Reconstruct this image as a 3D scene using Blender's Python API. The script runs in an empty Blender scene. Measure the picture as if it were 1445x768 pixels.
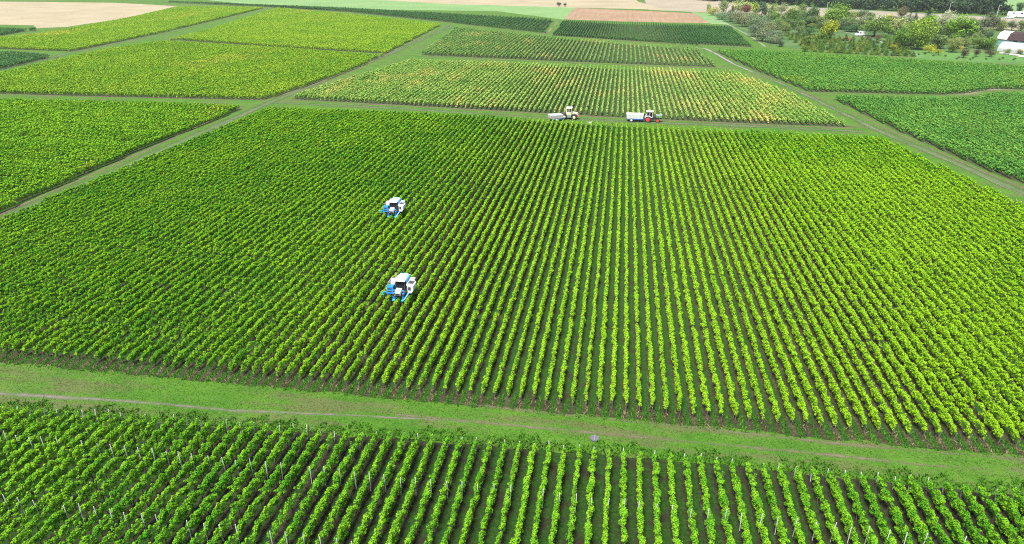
import bpy, bmesh, math, random
import numpy as np
from mathutils import Vector, Matrix

C = bpy.context.scene.collection
scene = bpy.context.scene
R = math.radians
random.seed(7)
rng = np.random.default_rng(11)

# ------------------------------------------------------------------ camera, sky, sun, exposure
PW, PH, FPX = 1445, 768, 963.3          # photograph size, focal length in its pixels
TH, YAW, CH = R(24.6), R(8.75), 34.0    # drone: pitch below the horizon, yaw off the vine rows, height
cam_d = bpy.data.cameras.new('camera')
cam_d.sensor_width = 36.0
cam_d.lens = 36.0 * FPX / PW
cam_d.clip_start, cam_d.clip_end = 0.5, 6000.0
cam = bpy.data.objects.new('camera', cam_d)
C.objects.link(cam)
cam.location = (0, 0, CH)
cam.rotation_euler = (R(90) - TH, 0, YAW)
scene.camera = cam

SUN_EL, SUN_AZ = R(66), R(-158)          # azimuth clockwise from +Y: the sun stands to the left, a little behind the camera
wd = bpy.data.worlds.new('World')
scene.world = wd
wd.use_nodes = True
nt = wd.node_tree
bg = nt.nodes['Background']
sky = nt.nodes.new('ShaderNodeTexSky')
sky.sky_type = 'NISHITA'
sky.sun_disc = False
sky.sun_elevation = SUN_EL
sky.sun_rotation = SUN_AZ
sky.air_density, sky.dust_density, sky.ozone_density = 1.0, 3.0, 1.0
nt.links.new(sky.outputs[0], bg.inputs[0])
bg.inputs[1].default_value = 0.095
sd = bpy.data.lights.new('sun', 'SUN')
sd.energy = 3.9
sd.angle = R(24)
sd.color = (1.0, 0.95, 0.86)
sun = bpy.data.objects.new('sun', sd)
C.objects.link(sun)
to_sun = Vector((math.sin(SUN_AZ) * math.cos(SUN_EL), math.cos(SUN_AZ) * math.cos(SUN_EL), math.sin(SUN_EL)))
sun.rotation_euler = to_sun.to_track_quat('Z', 'Y').to_euler()
vs = scene.view_settings
vs.view_transform, vs.look, vs.gamma, vs.use_curve_mapping = 'Standard', 'None', 1.0, False
vs.exposure = 1.36
scene.render.engine = 'CYCLES'
scene.cycles.use_denoising = False
scene.cycles.filter_width = 1.1
scene.cycles.max_bounces = 6
scene.cycles.transparent_max_bounces = 8


def at(px, py, z=0.0):
    """point of the plane at height z seen at a photo pixel"""
    u, v = (px - PW / 2) / FPX, (py - PH / 2) / FPX
    fw, dn = math.cos(TH) - v * math.sin(TH), math.sin(TH) + v * math.cos(TH)
    t = (CH - z) / dn
    a, b = u * t, fw * t
    return (a * math.cos(YAW) - b * math.sin(YAW), a * math.sin(YAW) + b * math.cos(YAW))


def to_px(x, y, z):
    a = x * math.cos(YAW) + y * math.sin(YAW)
    b = -x * math.sin(YAW) + y * math.cos(YAW)
    h = z - CH
    dep = b * math.cos(TH) - h * math.sin(TH)
    up = b * math.sin(TH) + h * math.cos(TH)
    if dep < 1:
        return None
    return PW / 2 + FPX * a / dep, PH / 2 - FPX * up / dep, dep


def px_per_m(py):
    return math.cos(TH) * (py - PH / 2 + FPX * math.tan(TH)) / CH


# ------------------------------------------------------------------ materials
class NT:
    def __init__(s, m):
        m.use_nodes = True
        s.t = m.node_tree
        s.t.nodes.clear()

    def n(s, typ, **kw):
        nd = s.t.nodes.new(typ)
        for k, v in kw.items():
            setattr(nd, k, v)
        return nd

    def l(s, a, b):
        s.t.links.new(a, b)

    def val(s, sock, v):
        if hasattr(v, 'is_linked'):
            s.l(v, sock)
        else:
            sock.default_value = v

    def noise(s, scale, vec=None, detail=3, rough=0.55, out=0):
        nd = s.n('ShaderNodeTexNoise')
        nd.inputs['Scale'].default_value = scale
        nd.inputs['Detail'].default_value = detail
        nd.inputs['Roughness'].default_value = rough
        if vec is not None:
            s.l(vec, nd.inputs['Vector'])
        return nd.outputs[out]

    def ramp(s, fac, a, b, ca=0.0, cb=1.0):
        nd = s.n('ShaderNodeMapRange')
        nd.interpolation_type = 'SMOOTHSTEP'
        nd.clamp = True
        s.val(nd.inputs[0], fac)
        nd.inputs[1].default_value, nd.inputs[2].default_value = a, b
        nd.inputs[3].default_value, nd.inputs[4].default_value = ca, cb
        return nd.outputs[0]

    def mix(s, fac, a, b, mode='MIX'):
        nd = s.n('ShaderNodeMix', data_type='RGBA', blend_type=mode)
        s.val(nd.inputs[0], fac)
        for i, v in ((6, a), (7, b)):
            if isinstance(v, tuple):
                v = (*v[:3], 1.0)
            s.val(nd.inputs[i], v)
        return nd.outputs[2]

    def math(s, op, a, b=0.0, c=0.0):
        nd = s.n('ShaderNodeMath', operation=op)
        s.val(nd.inputs[0], a)
        s.val(nd.inputs[1], b)
        s.val(nd.inputs[2], c)
        return nd.outputs[0]

    def attr(s, name):
        return s.n('ShaderNodeAttribute', attribute_name=name)

    def pos(s, sx=1.0, sy=1.0, sz=1.0):
        g = s.n('ShaderNodeNewGeometry')
        mp = s.n('ShaderNodeMapping')
        mp.inputs['Scale'].default_value = (sx, sy, sz)
        s.l(g.outputs['Position'], mp.inputs[0])
        return mp.outputs[0]

    def out(s, sh):
        o = s.n('ShaderNodeOutputMaterial')
        s.l(sh, o.inputs[0])

    def bsdf(s, col, rough=0.8, spec=0.3, metal=0.0, bump=None, bump_d=0.02, bump_s=0.5):
        p = s.n('ShaderNodeBsdfPrincipled')
        s.val(p.inputs['Base Color'], (*col[:3], 1.0) if isinstance(col, tuple) else col)
        s.val(p.inputs['Roughness'], rough)
        p.inputs['Specular IOR Level'].default_value = spec
        p.inputs['Metallic'].default_value = metal
        if bump is not None:
            b = s.n('ShaderNodeBump')
            b.inputs['Strength'].default_value = bump_s
            b.inputs['Distance'].default_value = bump_d
            s.l(bump, b.inputs['Height'])
            s.l(b.outputs[0], p.inputs['Normal'])
        return p.outputs[0]


def mat(name, build):
    m = bpy.data.materials.new(name)
    n = NT(m)
    build(n)
    return m


def leaf_shader(n, col, trans=0.3):
    """thin leaf: diffuse with some light let through"""
    d = n.bsdf(col, 0.8, 0.06)
    t = n.n('ShaderNodeBsdfTranslucent')
    n.l(col, t.inputs[0])
    m = n.n('ShaderNodeMixShader')
    m.inputs[0].default_value = trans
    n.l(d, m.inputs[1])
    n.l(t.outputs[0], m.inputs[2])
    n.out(m.outputs[0])


def vine_leaf(name, green, lime, yellow, y_amt=0.0, y_scale=0.05, lime_bias=0.0, zone=None):
    """green..lime by leaf, by vine and by patch of the field; some leaves turned yellow"""
    def b(n):
        tint = n.attr('tint').outputs['Fac']
        p = n.pos()
        broad = n.noise(0.045, p, 2)
        fine = n.noise(0.45, p, 3)
        rnd = n.n('ShaderNodeObjectInfo').outputs['Random']
        f = n.math('ADD', n.math('MULTIPLY', tint, 0.85), n.math('MULTIPLY', broad, 0.8))
        f = n.math('ADD', f, n.math('MULTIPLY', fine, 0.7))
        f = n.math('ADD', f, n.math('MULTIPLY', rnd, 0.12))
        f = n.math('ADD', f, lime_bias - 0.13)
        if zone:                                     # yellower vines, with a sunlit brightness put into the leaf colour
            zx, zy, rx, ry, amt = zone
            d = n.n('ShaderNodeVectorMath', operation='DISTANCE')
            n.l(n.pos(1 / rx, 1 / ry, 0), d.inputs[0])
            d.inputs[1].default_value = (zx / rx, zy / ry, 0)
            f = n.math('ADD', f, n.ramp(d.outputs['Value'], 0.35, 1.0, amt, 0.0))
        f = n.ramp(f, 0.72, 1.55)
        col = n.mix(f, green, lime)
        if y_amt > 0:
            yn = n.noise(y_scale, n.pos(1.5, 0.7, 1), 4, 0.65)
            yf = n.math('ADD', yn, n.math('MULTIPLY', n.math('SUBTRACT', fine, 0.5), 0.22))
            yf = n.math('ADD', yf, n.math('MULTIPLY', n.math('SUBTRACT', tint, 0.5), 0.06))
            yf = n.ramp(yf, 0.62 - y_amt * 0.22, 0.80 - y_amt * 0.16)
            col = n.mix(n.math('MULTIPLY', yf, 0.85), col, yellow)
        col = n.mix(n.ramp(tint, 0.985, 0.995), col, (0.17, 0.13, 0.03))   # a few browned leaves
        leaf_shader(n, col, 0.22)
    return mat(name, b)


M = {}
YEL = (0.44, 0.36, 0.055)
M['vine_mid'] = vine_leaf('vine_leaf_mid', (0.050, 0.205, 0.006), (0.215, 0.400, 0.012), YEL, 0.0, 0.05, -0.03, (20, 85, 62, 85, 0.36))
M['vine_near'] = vine_leaf('vine_leaf_near', (0.048, 0.205, 0.008), (0.190, 0.390, 0.014), YEL, 0.0, 0.05, 0.02)
M['vine_yellowing'] = vine_leaf('vine_leaf_yellowing', (0.130, 0.295, 0.045), (0.310, 0.445, 0.090), (0.54, 0.49, 0.13), 0.70, 0.035, 0.05)
M['vine_pale'] = vine_leaf('vine_leaf_pale', (0.115, 0.255, 0.055), (0.235, 0.355, 0.085), (0.50, 0.45, 0.14), 0.4, 0.03, 0.0)
M['vine_lime'] = vine_leaf('vine_leaf_lime', (0.095, 0.255, 0.012), (0.250, 0.385, 0.022), (0.36, 0.38, 0.05), 0.25, 0.02, 0.08)
M['vine_left'] = vine_leaf('vine_leaf_left', (0.055, 0.210, 0.006), (0.195, 0.375, 0.014), YEL, 0.05, 0.03, 0.05)
M['vine_dark'] = vine_leaf('vine_leaf_dark', (0.030, 0.105, 0.030), (0.115, 0.240, 0.062), YEL, 0.0, 0.05, -0.1)
M['vine_right'] = vine_leaf('vine_leaf_right', (0.062, 0.205, 0.034), (0.160, 0.325, 0.044), (0.26, 0.33, 0.03), 0.10, 0.02, -0.05)


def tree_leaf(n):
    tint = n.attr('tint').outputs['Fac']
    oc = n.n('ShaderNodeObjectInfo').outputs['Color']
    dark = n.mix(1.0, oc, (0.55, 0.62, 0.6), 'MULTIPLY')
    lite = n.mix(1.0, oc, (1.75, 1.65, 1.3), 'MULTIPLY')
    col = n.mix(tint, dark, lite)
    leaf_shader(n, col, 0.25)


M['tree_leaf'] = mat('tree_leaf', tree_leaf)


def grass_leaf(n):
    tint = n.attr('tint').outputs['Fac']
    p = n.pos()
    f = n.math('ADD', n.math('MULTIPLY', tint, 0.6), n.math('MULTIPLY', n.noise(0.35, p, 3), 0.8))
    col = n.mix(n.ramp(f, 0.4, 1.0), (0.026, 0.100, 0.007), (0.070, 0.155, 0.014))
    col = n.mix(n.ramp(n.noise(1.0, n.pos(0.10, 0.55, 1), 4, 0.65), 0.46, 0.64, 0, 0.65), col, (0.080, 0.088, 0.032))
    col = n.mix(n.ramp(tint, 0.93, 0.96), col, (0.17, 0.14, 0.065))
    leaf_shader(n, col, 0.25)


M['grass_leaf'] = mat('grass_leaf', grass_leaf)


def weed_leaf(n):
    tint = n.attr('tint').outputs['Fac']
    col = n.mix(tint, (0.026, 0.105, 0.008), (0.075, 0.190, 0.014))
    leaf_shader(n, col, 0.25)


M['weed_leaf'] = mat('weed_leaf', weed_leaf)


def dry_leaf(n):
    tint = n.attr('tint').outputs['Fac']
    leaf_shader(n, n.mix(tint, (0.075, 0.064, 0.034), (0.19, 0.165, 0.090)), 0.15)


M['dry_leaf'] = mat('dry_leaf', dry_leaf)


def ground_mat(n):
    p = n.pos()
    big = n.noise(0.012, p, 4)
    mid = n.noise(0.22, p, 4, 0.65)
    fine = n.noise(3.2, p, 4, 0.7)
    f = n.math('ADD', n.math('MULTIPLY', mid, 0.7), n.math('MULTIPLY', fine, 0.6))
    col = n.mix(n.ramp(f, 0.4, 0.85), (0.026, 0.088, 0.008), (0.058, 0.130, 0.014))
    col = n.mix(n.ramp(big, 0.48, 0.66, 0, 0.35), col, (0.105, 0.115, 0.045))
    col = n.mix(n.ramp(n.noise(0.9, p, 5, 0.7), 0.60, 0.70, 0, 0.55), col, (0.105, 0.088, 0.052))
    col = n.mix(n.ramp(n.noise(1.0, n.pos(0.10, 0.55, 1), 4, 0.65), 0.47, 0.63, 0, 0.65), col, (0.078, 0.076, 0.036))
    n.out(n.bsdf(col, 0.95, 0.1, bump=fine, bump_d=0.12, bump_s=0.9))


M['ground'] = mat('ground_grass', ground_mat)


def soil_mat(name, alley, alley2, soil, pale, alley_w=0.30, soil_amt=0.35):
    def b(n):
        uv = n.n('ShaderNodeUVMap', uv_map='rows').outputs[0]
        sx = n.n('ShaderNodeSeparateXYZ')
        n.l(uv, sx.inputs[0])
        p = n.pos()
        wob = n.noise(0.8, p, 3)
        fine = n.noise(4.5, p, 4, 0.7)
        mid = n.noise(0.6, p, 3, 0.6)
        u = n.math('ADD', sx.outputs[0], n.math('MULTIPLY', n.math('SUBTRACT', wob, 0.5), 0.16))
        d = n.math('ABSOLUTE', n.math('SUBTRACT', n.math('FRACT', n.math('ADD', u, 0.5)), 0.5))
        d = n.math('ADD', d, n.math('MULTIPLY', n.math('SUBTRACT', fine, 0.5), 0.22))
        gr = n.mix(n.ramp(fine, 0.35, 0.7), alley, alley2)
        so = n.mix(n.ramp(n.math('ADD', n.math('MULTIPLY', fine, 0.6), n.math('MULTIPLY', mid, 0.5)), 0.5, 0.75), soil, pale)
        fac = n.ramp(d, alley_w - 0.06, alley_w + 0.06)
        fac = n.math('MAXIMUM', fac, n.ramp(n.noise(1.3, p, 4, 0.7), 0.52, 0.62, 0, 0.9))
        fac = n.math('MULTIPLY', fac, n.ramp(mid, soil_amt, soil_amt + 0.25))
        n.out(n.bsdf(n.mix(fac, so, gr), 0.95, 0.1, bump=fine, bump_d=0.10, bump_s=0.8))
    return mat(name, b)


M['soil_mid'] = soil_mat('soil_mid', (0.010, 0.036, 0.006), (0.024, 0.064, 0.010), (0.026, 0.023, 0.013), (0.078, 0.068, 0.040), 0.25, 0.25)  # alley colours darkened to carry the shade between the rows
M['soil_near'] = soil_mat('soil_near', (0.008, 0.029, 0.004), (0.020, 0.054, 0.008), (0.018, 0.016, 0.010), (0.050, 0.043, 0.028), 0.22, 0.30)
M['soil_far'] = soil_mat('soil_far', (0.016, 0.046, 0.012), (0.040, 0.080, 0.020), (0.045, 0.040, 0.024), (0.12, 0.105, 0.065), 0.24, 0.30)


def field_mat(name, a, b_, streak=(0.5, 0.02), scale=1.0, bump=0.05):
    def b(n):
        p = n.pos(streak[0], streak[1], 1)
        q = n.pos()
        f = n.math('ADD', n.math('MULTIPLY', n.noise(scale, p, 4, 0.6), 0.6), n.math('MULTIPLY', n.noise(0.03, q, 4, 0.65), 0.5))
        fine = n.noise(1.5, q, 4, 0.7)
        f = n.math('ADD', f, n.math('MULTIPLY', n.math('SUBTRACT', fine, 0.5), 0.35))
        n.out(n.bsdf(n.mix(n.ramp(f, 0.38, 0.72), a, b_), 0.95, 0.1, bump=fine, bump_d=bump, bump_s=0.7))
    return mat(name, b)


M['stubble'] = field_mat('stubble', (0.195, 0.166, 0.105), (0.262, 0.228, 0.152), (0.05, 0.6))
M['ploughed'] = field_mat('ploughed', (0.17, 0.112, 0.068), (0.225, 0.155, 0.10), (0.6, 0.03))
M['fallow'] = field_mat('fallow', (0.18, 0.158, 0.115), (0.24, 0.21, 0.155), (0.05, 0.5))
M['meadow'] = field_mat('meadow', (0.090, 0.175, 0.060), (0.140, 0.215, 0.085), (0.3, 0.3))
M['lawn'] = field_mat('lawn', (0.045, 0.115, 0.025), (0.085, 0.165, 0.04), (0.3, 0.3))

M['nursery'] = field_mat('nursery_ground', (0.030, 0.075, 0.022), (0.075, 0.125, 0.042), (0.3, 0.3))


def path_mat(name, ca, cb, lo=0.30, hi=0.62, edge=1.0):
    """worn ground: the trodden colour thins out in patches and towards the ragged edges, where the grass is left"""
    def b(n):
        uv = n.n('ShaderNodeUVMap', uv_map='rows').outputs[0]
        sx = n.n('ShaderNodeSeparateXYZ')
        n.l(uv, sx.inputs[0])
        p = n.pos()
        e = n.math('SUBTRACT', 1.0, n.math('MULTIPLY', n.math('ABSOLUTE', sx.outputs[0]), edge))
        f = n.math('ADD', n.math('MULTIPLY', e, 0.6), n.math('MULTIPLY', n.noise(0.7, p, 5, 0.7), 0.5))
        f = n.math('ADD', f, n.math('MULTIPLY', n.math('SUBTRACT', n.noise(0.09, p, 3), 0.5), 0.5))
        fine = n.noise(5.0, p, 4, 0.7)
        sh = n.bsdf(n.mix(fine, ca, cb), 0.95, 0.1, bump=fine, bump_d=0.03)
        tr = n.n('ShaderNodeBsdfTransparent')
        m = n.n('ShaderNodeMixShader')
        n.l(n.ramp(f, lo, hi), m.inputs[0])
        n.l(tr.outputs[0], m.inputs[1])
        n.l(sh, m.inputs[2])
        n.out(m.outputs[0])
    return mat(name, b)


M['path_dirt'] = path_mat('path_dirt', (0.125, 0.11, 0.075), (0.20, 0.18, 0.135), 0.60, 0.95)
M['path_faint'] = path_mat('path_faint', (0.095, 0.085, 0.052), (0.155, 0.142, 0.092), 0.66, 1.0)
M['path_rut'] = path_mat('path_rut', (0.100, 0.096, 0.070), (0.160, 0.155, 0.122), 0.62, 0.96)
M['path_pale'] = path_mat('path_pale', (0.17, 0.168, 0.15), (0.24, 0.235, 0.215), 0.48, 0.90)
M['path_trod'] = path_mat('path_trod', (0.050, 0.088, 0.030), (0.088, 0.116, 0.054), 0.38, 0.85)
M['bare'] = path_mat('bare_earth', (0.07, 0.056, 0.040), (0.135, 0.110, 0.075), 0.50, 0.80)
M['asphalt'] = mat('asphalt', lambda n: n.out(n.bsdf(n.mix(n.noise(0.3, n.pos(), 4), (0.12, 0.12, 0.12), (0.19, 0.185, 0.18)), 0.9, 0.2)))


def paint(name, col, rough=0.45, dirt=0.25, dirt_col=(0.20, 0.16, 0.11), metal=0.0, scale=3.0):
    def b(n):
        tc = n.n('ShaderNodeTexCoord').outputs['Object']
        f = n.math('MULTIPLY', n.ramp(n.noise(scale, tc, 5, 0.7), 0.42, 0.75), dirt)
        n.out(n.bsdf(n.mix(f, col, dirt_col), n.math('ADD', rough, n.math('MULTIPLY', f, 0.5)), 0.4, metal))
    return mat(name, b)


M['white'] = paint('white_paint', (0.66, 0.67, 0.68), 0.4, 0.2)
M['roof_white'] = paint('white_roof_paint', (0.68, 0.69, 0.70), 0.4, 0.12)
M['offwhite'] = paint('off_white_paint', (0.52, 0.52, 0.54), 0.55, 0.35)
M['cream'] = paint('cream_paint', (0.50, 0.51, 0.34), 0.45, 0.2)
M['grey_green'] = paint('grey_green_paint', (0.20, 0.25, 0.22), 0.5, 0.3)
M['blue'] = paint('sky_blue_paint', (0.006, 0.16, 0.46), 0.4, 0.12)
M['blue_lite'] = paint('light_blue_paint', (0.025, 0.30, 0.62), 0.4, 0.1)
M['blue_dark'] = paint('chassis_blue_paint', (0.02, 0.085, 0.27), 0.45, 0.2)
M['green'] = paint('tractor_green_paint', (0.10, 0.24, 0.10), 0.45, 0.2)
M['red'] = paint('wheel_red_paint', (0.62, 0.04, 0.05), 0.45, 0.12)
M['yellow_rim'] = paint('cream_rim_paint', (0.66, 0.64, 0.42), 0.5, 0.2)
M['black'] = paint('black_rubber', (0.022, 0.022, 0.024), 0.8, 0.3)
M['dark'] = paint('dark_metal', (0.035, 0.038, 0.042), 0.5, 0.25)
M['steel'] = paint('grey_steel', (0.30, 0.30, 0.31), 0.45, 0.3, metal=0.5)
M['grate'] = paint('grey_grating', (0.22, 0.22, 0.22), 0.6, 0.3)
M['galv'] = paint('galvanised_post', (0.62, 0.63, 0.65), 0.5, 0.15, metal=0.15)
M['wood'] = paint('weathered_wood', (0.20, 0.165, 0.125), 0.85, 0.4, (0.09, 0.07, 0.05))
M['bark'] = paint('bark', (0.085, 0.062, 0.045), 0.9, 0.4, (0.17, 0.15, 0.12))
M['concrete'] = paint('concrete', (0.085, 0.083, 0.105), 0.85, 0.4, (0.06, 0.06, 0.06), scale=6.0)
M['glass'] = mat('dark_glass', lambda n: n.out(n.bsdf((0.010, 0.014, 0.017), 0.12, 0.25)))
M['grapes'] = mat('pale_grapes', lambda n: n.out(n.bsdf(n.mix(n.noise(9, n.n('ShaderNodeTexCoord').outputs['Object'], 3), (0.30, 0.27, 0.12), (0.50, 0.45, 0.24)), 0.6, 0.3, bump=n.noise(14, None, 3), bump_d=0.05)))
M['pink'] = paint('pink_red_paint', (0.75, 0.10, 0.18), 0.5, 0.1)
M['barn_wall'] = paint('white_render', (0.46, 0.455, 0.44), 0.8, 0.25, scale=0.6)


def roof_m(n):
    tc = n.n('ShaderNodeTexCoord').outputs['Object']
    f = n.noise(0.9, tc, 5, 0.7)
    n.out(n.bsdf(n.mix(f, (0.026, 0.016, 0.018), (0.052, 0.032, 0.032)), 0.85, 0.2))


M['barn_roof'] = mat('dark_tiles', roof_m)


def film(n):
    tc = n.n('ShaderNodeTexCoord').outputs['Object']
    col = n.mix(n.noise(0.8, tc, 4), (0.46, 0.49, 0.52), (0.56, 0.58, 0.60))
    d = n.bsdf(col, 0.35, 0.4)
    t = n.n('ShaderNodeBsdfTranslucent')
    n.l(col, t.inputs[0])
    m = n.n('ShaderNodeMixShader')
    m.inputs[0].default_value = 0.3
    n.l(d, m.inputs[1])
    n.l(t.outputs[0], m.inputs[2])
    n.out(m.outputs[0])


M['film'] = mat('white_film', film)
M['teal'] = paint('teal_netting', (0.12, 0.30, 0.27), 0.8, 0.2)
M['earth'] = mat('brown_earth', lambda n: n.out(n.bsdf(n.mix(n.noise(2.5, n.pos(), 5, 0.7), (0.10, 0.04, 0.025), (0.20, 0.09, 0.055)), 0.95, 0.1, bump=n.noise(6, n.pos(), 4), bump_d=0.15)))


# ------------------------------------------------------------------ helpers
def tag(o, label=None, cat=None, group=None, kind=None):
    if label: o['label'] = label
    if cat: o['category'] = cat
    if group: o['group'] = group
    if kind: o['kind'] = kind
    return o


def empty(name, loc=(0, 0, 0), rz=0.0):
    o = bpy.data.objects.new(name, None)
    C.objects.link(o)
    o.location = loc
    o.rotation_euler.z = rz
    o.empty_display_size = 0.2
    return o


def link(name, me, parent=None):
    o = bpy.data.objects.new(name, me)
    C.objects.link(o)
    if parent is not None:
        o.parent = parent
    return o


def copy_tree(o, parent=None):
    c = o.copy()
    C.objects.link(c)
    c.parent = parent
    for ch in list(o.children):
        copy_tree(ch, c)
    return c


def quads_mesh(name, co, tint, m):
    """co: (n, 4, 3) corner positions"""
    n = len(co)
    me = bpy.data.meshes.new(name)
    me.vertices.add(n * 4)
    me.vertices.foreach_set('co', co.reshape(-1).astype(np.float32))
    me.loops.add(n * 4)
    me.loops.foreach_set('vertex_index', np.arange(n * 4, dtype=np.int32))
    me.polygons.add(n)
    me.polygons.foreach_set('loop_start', np.arange(0, n * 4, 4, dtype=np.int32))
    me.polygons.foreach_set('loop_total', np.full(n, 4, dtype=np.int32))
    a = me.attributes.new('tint', 'FLOAT', 'FACE')
    a.data.foreach_set('value', tint.astype(np.float32))
    me.materials.append(m)
    me.update()
    me.validate()
    return me


def leaf_quads(c, nrm, size, rg, aspect=0.8, jitter=0.7):
    """leaf-sized quads at c, facing roughly nrm"""
    n = len(c)
    nn = nrm + rg.normal(0, jitter, (n, 3))
    nn /= np.linalg.norm(nn, axis=1, keepdims=True) + 1e-9
    r = rg.normal(0, 1, (n, 3))
    u = np.cross(nn, r)
    u /= np.linalg.norm(u, axis=1, keepdims=True) + 1e-9
    v = np.cross(nn, u)
    s = (size * rg.uniform(0.65, 1.3, n))[:, None] * 0.5
    u, v = u * s, v * s * aspect
    bend = nn * s * rg.uniform(-0.25, 0.25, (n, 1))
    return np.stack([c - u * 1.1 + bend, c - v, c + u * 1.1 + bend, c + v], 1)


class MB:
    """collects boxes, tubes, prisms into ONE mesh"""
    def __init__(s):
        s.bm = bmesh.new()

    def box(s, x0, x1, y0, y1, z0, z1, rot=None):
        ps = [(x, y, z) for z in (z0, z1) for y in (y0, y1) for x in (x0, x1)]
        return s.hexa(ps, rot)

    def hexa(s, p, rot=None):
        v = [s.bm.verts.new(rot @ Vector(q) if rot else q) for q in p]
        for f in ((0, 2, 3, 1), (4, 5, 7, 6), (0, 1, 5, 4), (2, 6, 7, 3), (1, 3, 7, 5), (0, 4, 6, 2)):
            s.bm.faces.new([v[i] for i in f])
        return s

    def prism(s, poly, y0, y1, axis='y'):
        """poly in (x,z) run from y0 to y1, or (y,z) run along x"""
        mk = (lambda a, b, t: (a, t, b)) if axis == 'y' else ((lambda a, b, t: (t, a, b)) if axis == 'x' else (lambda a, b, t: (a, b, t)))
        A = [s.bm.verts.new(mk(a, b, y0)) for a, b in poly]
        B = [s.bm.verts.new(mk(a, b, y1)) for a, b in poly]
        s.bm.faces.new(A)
        s.bm.faces.new(B[::-1])
        k = len(poly)
        for i in range(k):
            s.bm.faces.new((A[i], B[i], B[(i + 1) % k], A[(i + 1) % k]))
        return s

    def tube(s, a, b, r0, r1=None, seg=8):
        r1 = r0 if r1 is None else r1
        a, b = Vector(a), Vector(b)
        d = (b - a).normalized()
        u = d.orthogonal().normalized()
        v = d.cross(u)
        ring = lambda c, r: [s.bm.verts.new(c + (u * math.cos(t) + v * math.sin(t)) * r) for t in [2 * math.pi * i / seg for i in range(seg)]]
        A, B = ring(a, r0), ring(b, r1)
        s.bm.faces.new(A[::-1])
        s.bm.faces.new(B)
        for i in range(seg):
            s.bm.faces.new((A[i], A[(i + 1) % seg], B[(i + 1) % seg], B[i]))
        return s

    def lathe(s, prof, centre, axis, seg=18):
        """prof: (radius, offset along axis)"""
        c, d = Vector(centre), Vector(axis).normalized()
        u = d.orthogonal().normalized()
        v = d.cross(u)
        rings = [[s.bm.verts.new(c + d * o + (u * math.cos(t) + v * math.sin(t)) * max(r, 0.002)) for t in [2 * math.pi * i / seg for i in range(seg)]] for r, o in prof]
        for a, b in zip(rings, rings[1:]):
            for i in range(seg):
                s.bm.faces.new((a[i], a[(i + 1) % seg], b[(i + 1) % seg], b[i]))
        s.bm.faces.new(rings[0][::-1])
        s.bm.faces.new(rings[-1])
        return s

    def build(s, name, m, parent=None, bevel=0.0, smooth=False):
        bmesh.ops.recalc_face_normals(s.bm, faces=s.bm.faces)
        if bevel > 0:
            bmesh.ops.bevel(s.bm, geom=list(s.bm.edges), offset=bevel, segments=2, affect='EDGES', profile=0.6, clamp_overlap=True)
        me = bpy.data.meshes.new(name)
        s.bm.to_mesh(me)
        s.bm.free()
        if smooth:
            for p in me.polygons:
                p.use_smooth = True
        me.materials.append(m)
        return link(name, me, parent)


def sheet(name, poly, m, z, kind='structure', pitch=1.0, phase=0.0, jag=0.0, step=2.0, label=None):
    """a flat polygon, its outline densified and made a little uneven; UV 'rows' counts vine rows"""
    pts = []
    rg = random.Random(hash(name) % 9999 if False else len(name) * 31 + int(abs(poly[0][0]) * 10))
    for (x0, y0), (x1, y1) in zip(poly, poly[1:] + poly[:1]):
        L = math.hypot(x1 - x0, y1 - y0)
        k = max(1, int(L / step))
        for i in range(k):
            t = i / k
            j = jag if i else 0
            pts.append((x0 + (x1 - x0) * t + rg.uniform(-j, j), y0 + (y1 - y0) * t + rg.uniform(-j, j)))
    bm = bmesh.new()
    vsx = [bm.verts.new((x, y, z)) for x, y in pts]
    f = bm.faces.new(vsx)
    if f.normal.z < 0 or f.calc_area() == 0:
        pass
    bm.normal_update()
    if f.normal.z < 0:
        f.normal_flip()
    bmesh.ops.triangulate(bm, faces=[f])
    uv = bm.loops.layers.uv.new('rows')
    for fc in bm.faces:
        for lp in fc.loops:
            lp[uv].uv = ((lp.vert.co.x - phase) / pitch, lp.vert.co.y * 0.1)
    me = bpy.data.meshes.new(name)
    bm.to_mesh(me)
    bm.free()
    me.materials.append(m)
    o = link(name, me)
    return tag(o, kind=kind)


def ribbon(name, pts, width, m, z, kind='structure'):
    """a strip along world points; UV u runs -1..1 across"""
    bm = bmesh.new()
    uv = bm.loops.layers.uv.new('rows')
    P = [Vector((x, y, z)) for x, y in pts]
    rows = []
    for i, p in enumerate(P):
        d = (P[min(i + 1, len(P) - 1)] - P[max(i - 1, 0)]).normalized()
        nrm = Vector((-d.y, d.x, 0))
        w = width[i] if isinstance(width, (list, tuple)) else width
        rows.append((bm.verts.new(p + nrm * w / 2), bm.verts.new(p - nrm * w / 2)))
    for (a, b), (c, d) in zip(rows, rows[1:]):
        f = bm.faces.new((a, b, d, c))
        for lp, u in zip(f.loops, (-1, 1, 1, -1)):
            lp[uv].uv = (u, 0)
    bm.normal_update()
    for f in bm.faces:
        if f.normal.z < 0:
            f.normal_flip()
    me = bpy.data.meshes.new(name)
    bm.to_mesh(me)
    bm.free()
    me.materials.append(m)
    return tag(link(name, me), kind=kind)


W = lambda pts, z=0.0: [at(p[0], p[1], p[2] if len(p) > 2 else z) for p in pts]   # a third number: the height seen there

# ------------------------------------------------------------------ ground and fields
bm = bmesh.new()
bmesh.ops.create_grid(bm, x_segments=8, y_segments=8, size=2600)
me = bpy.data.meshes.new('ground')
bm.to_mesh(me)
bm.free()
me.materials.append(M['ground'])
tag(link('ground', me), kind='structure')

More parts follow.
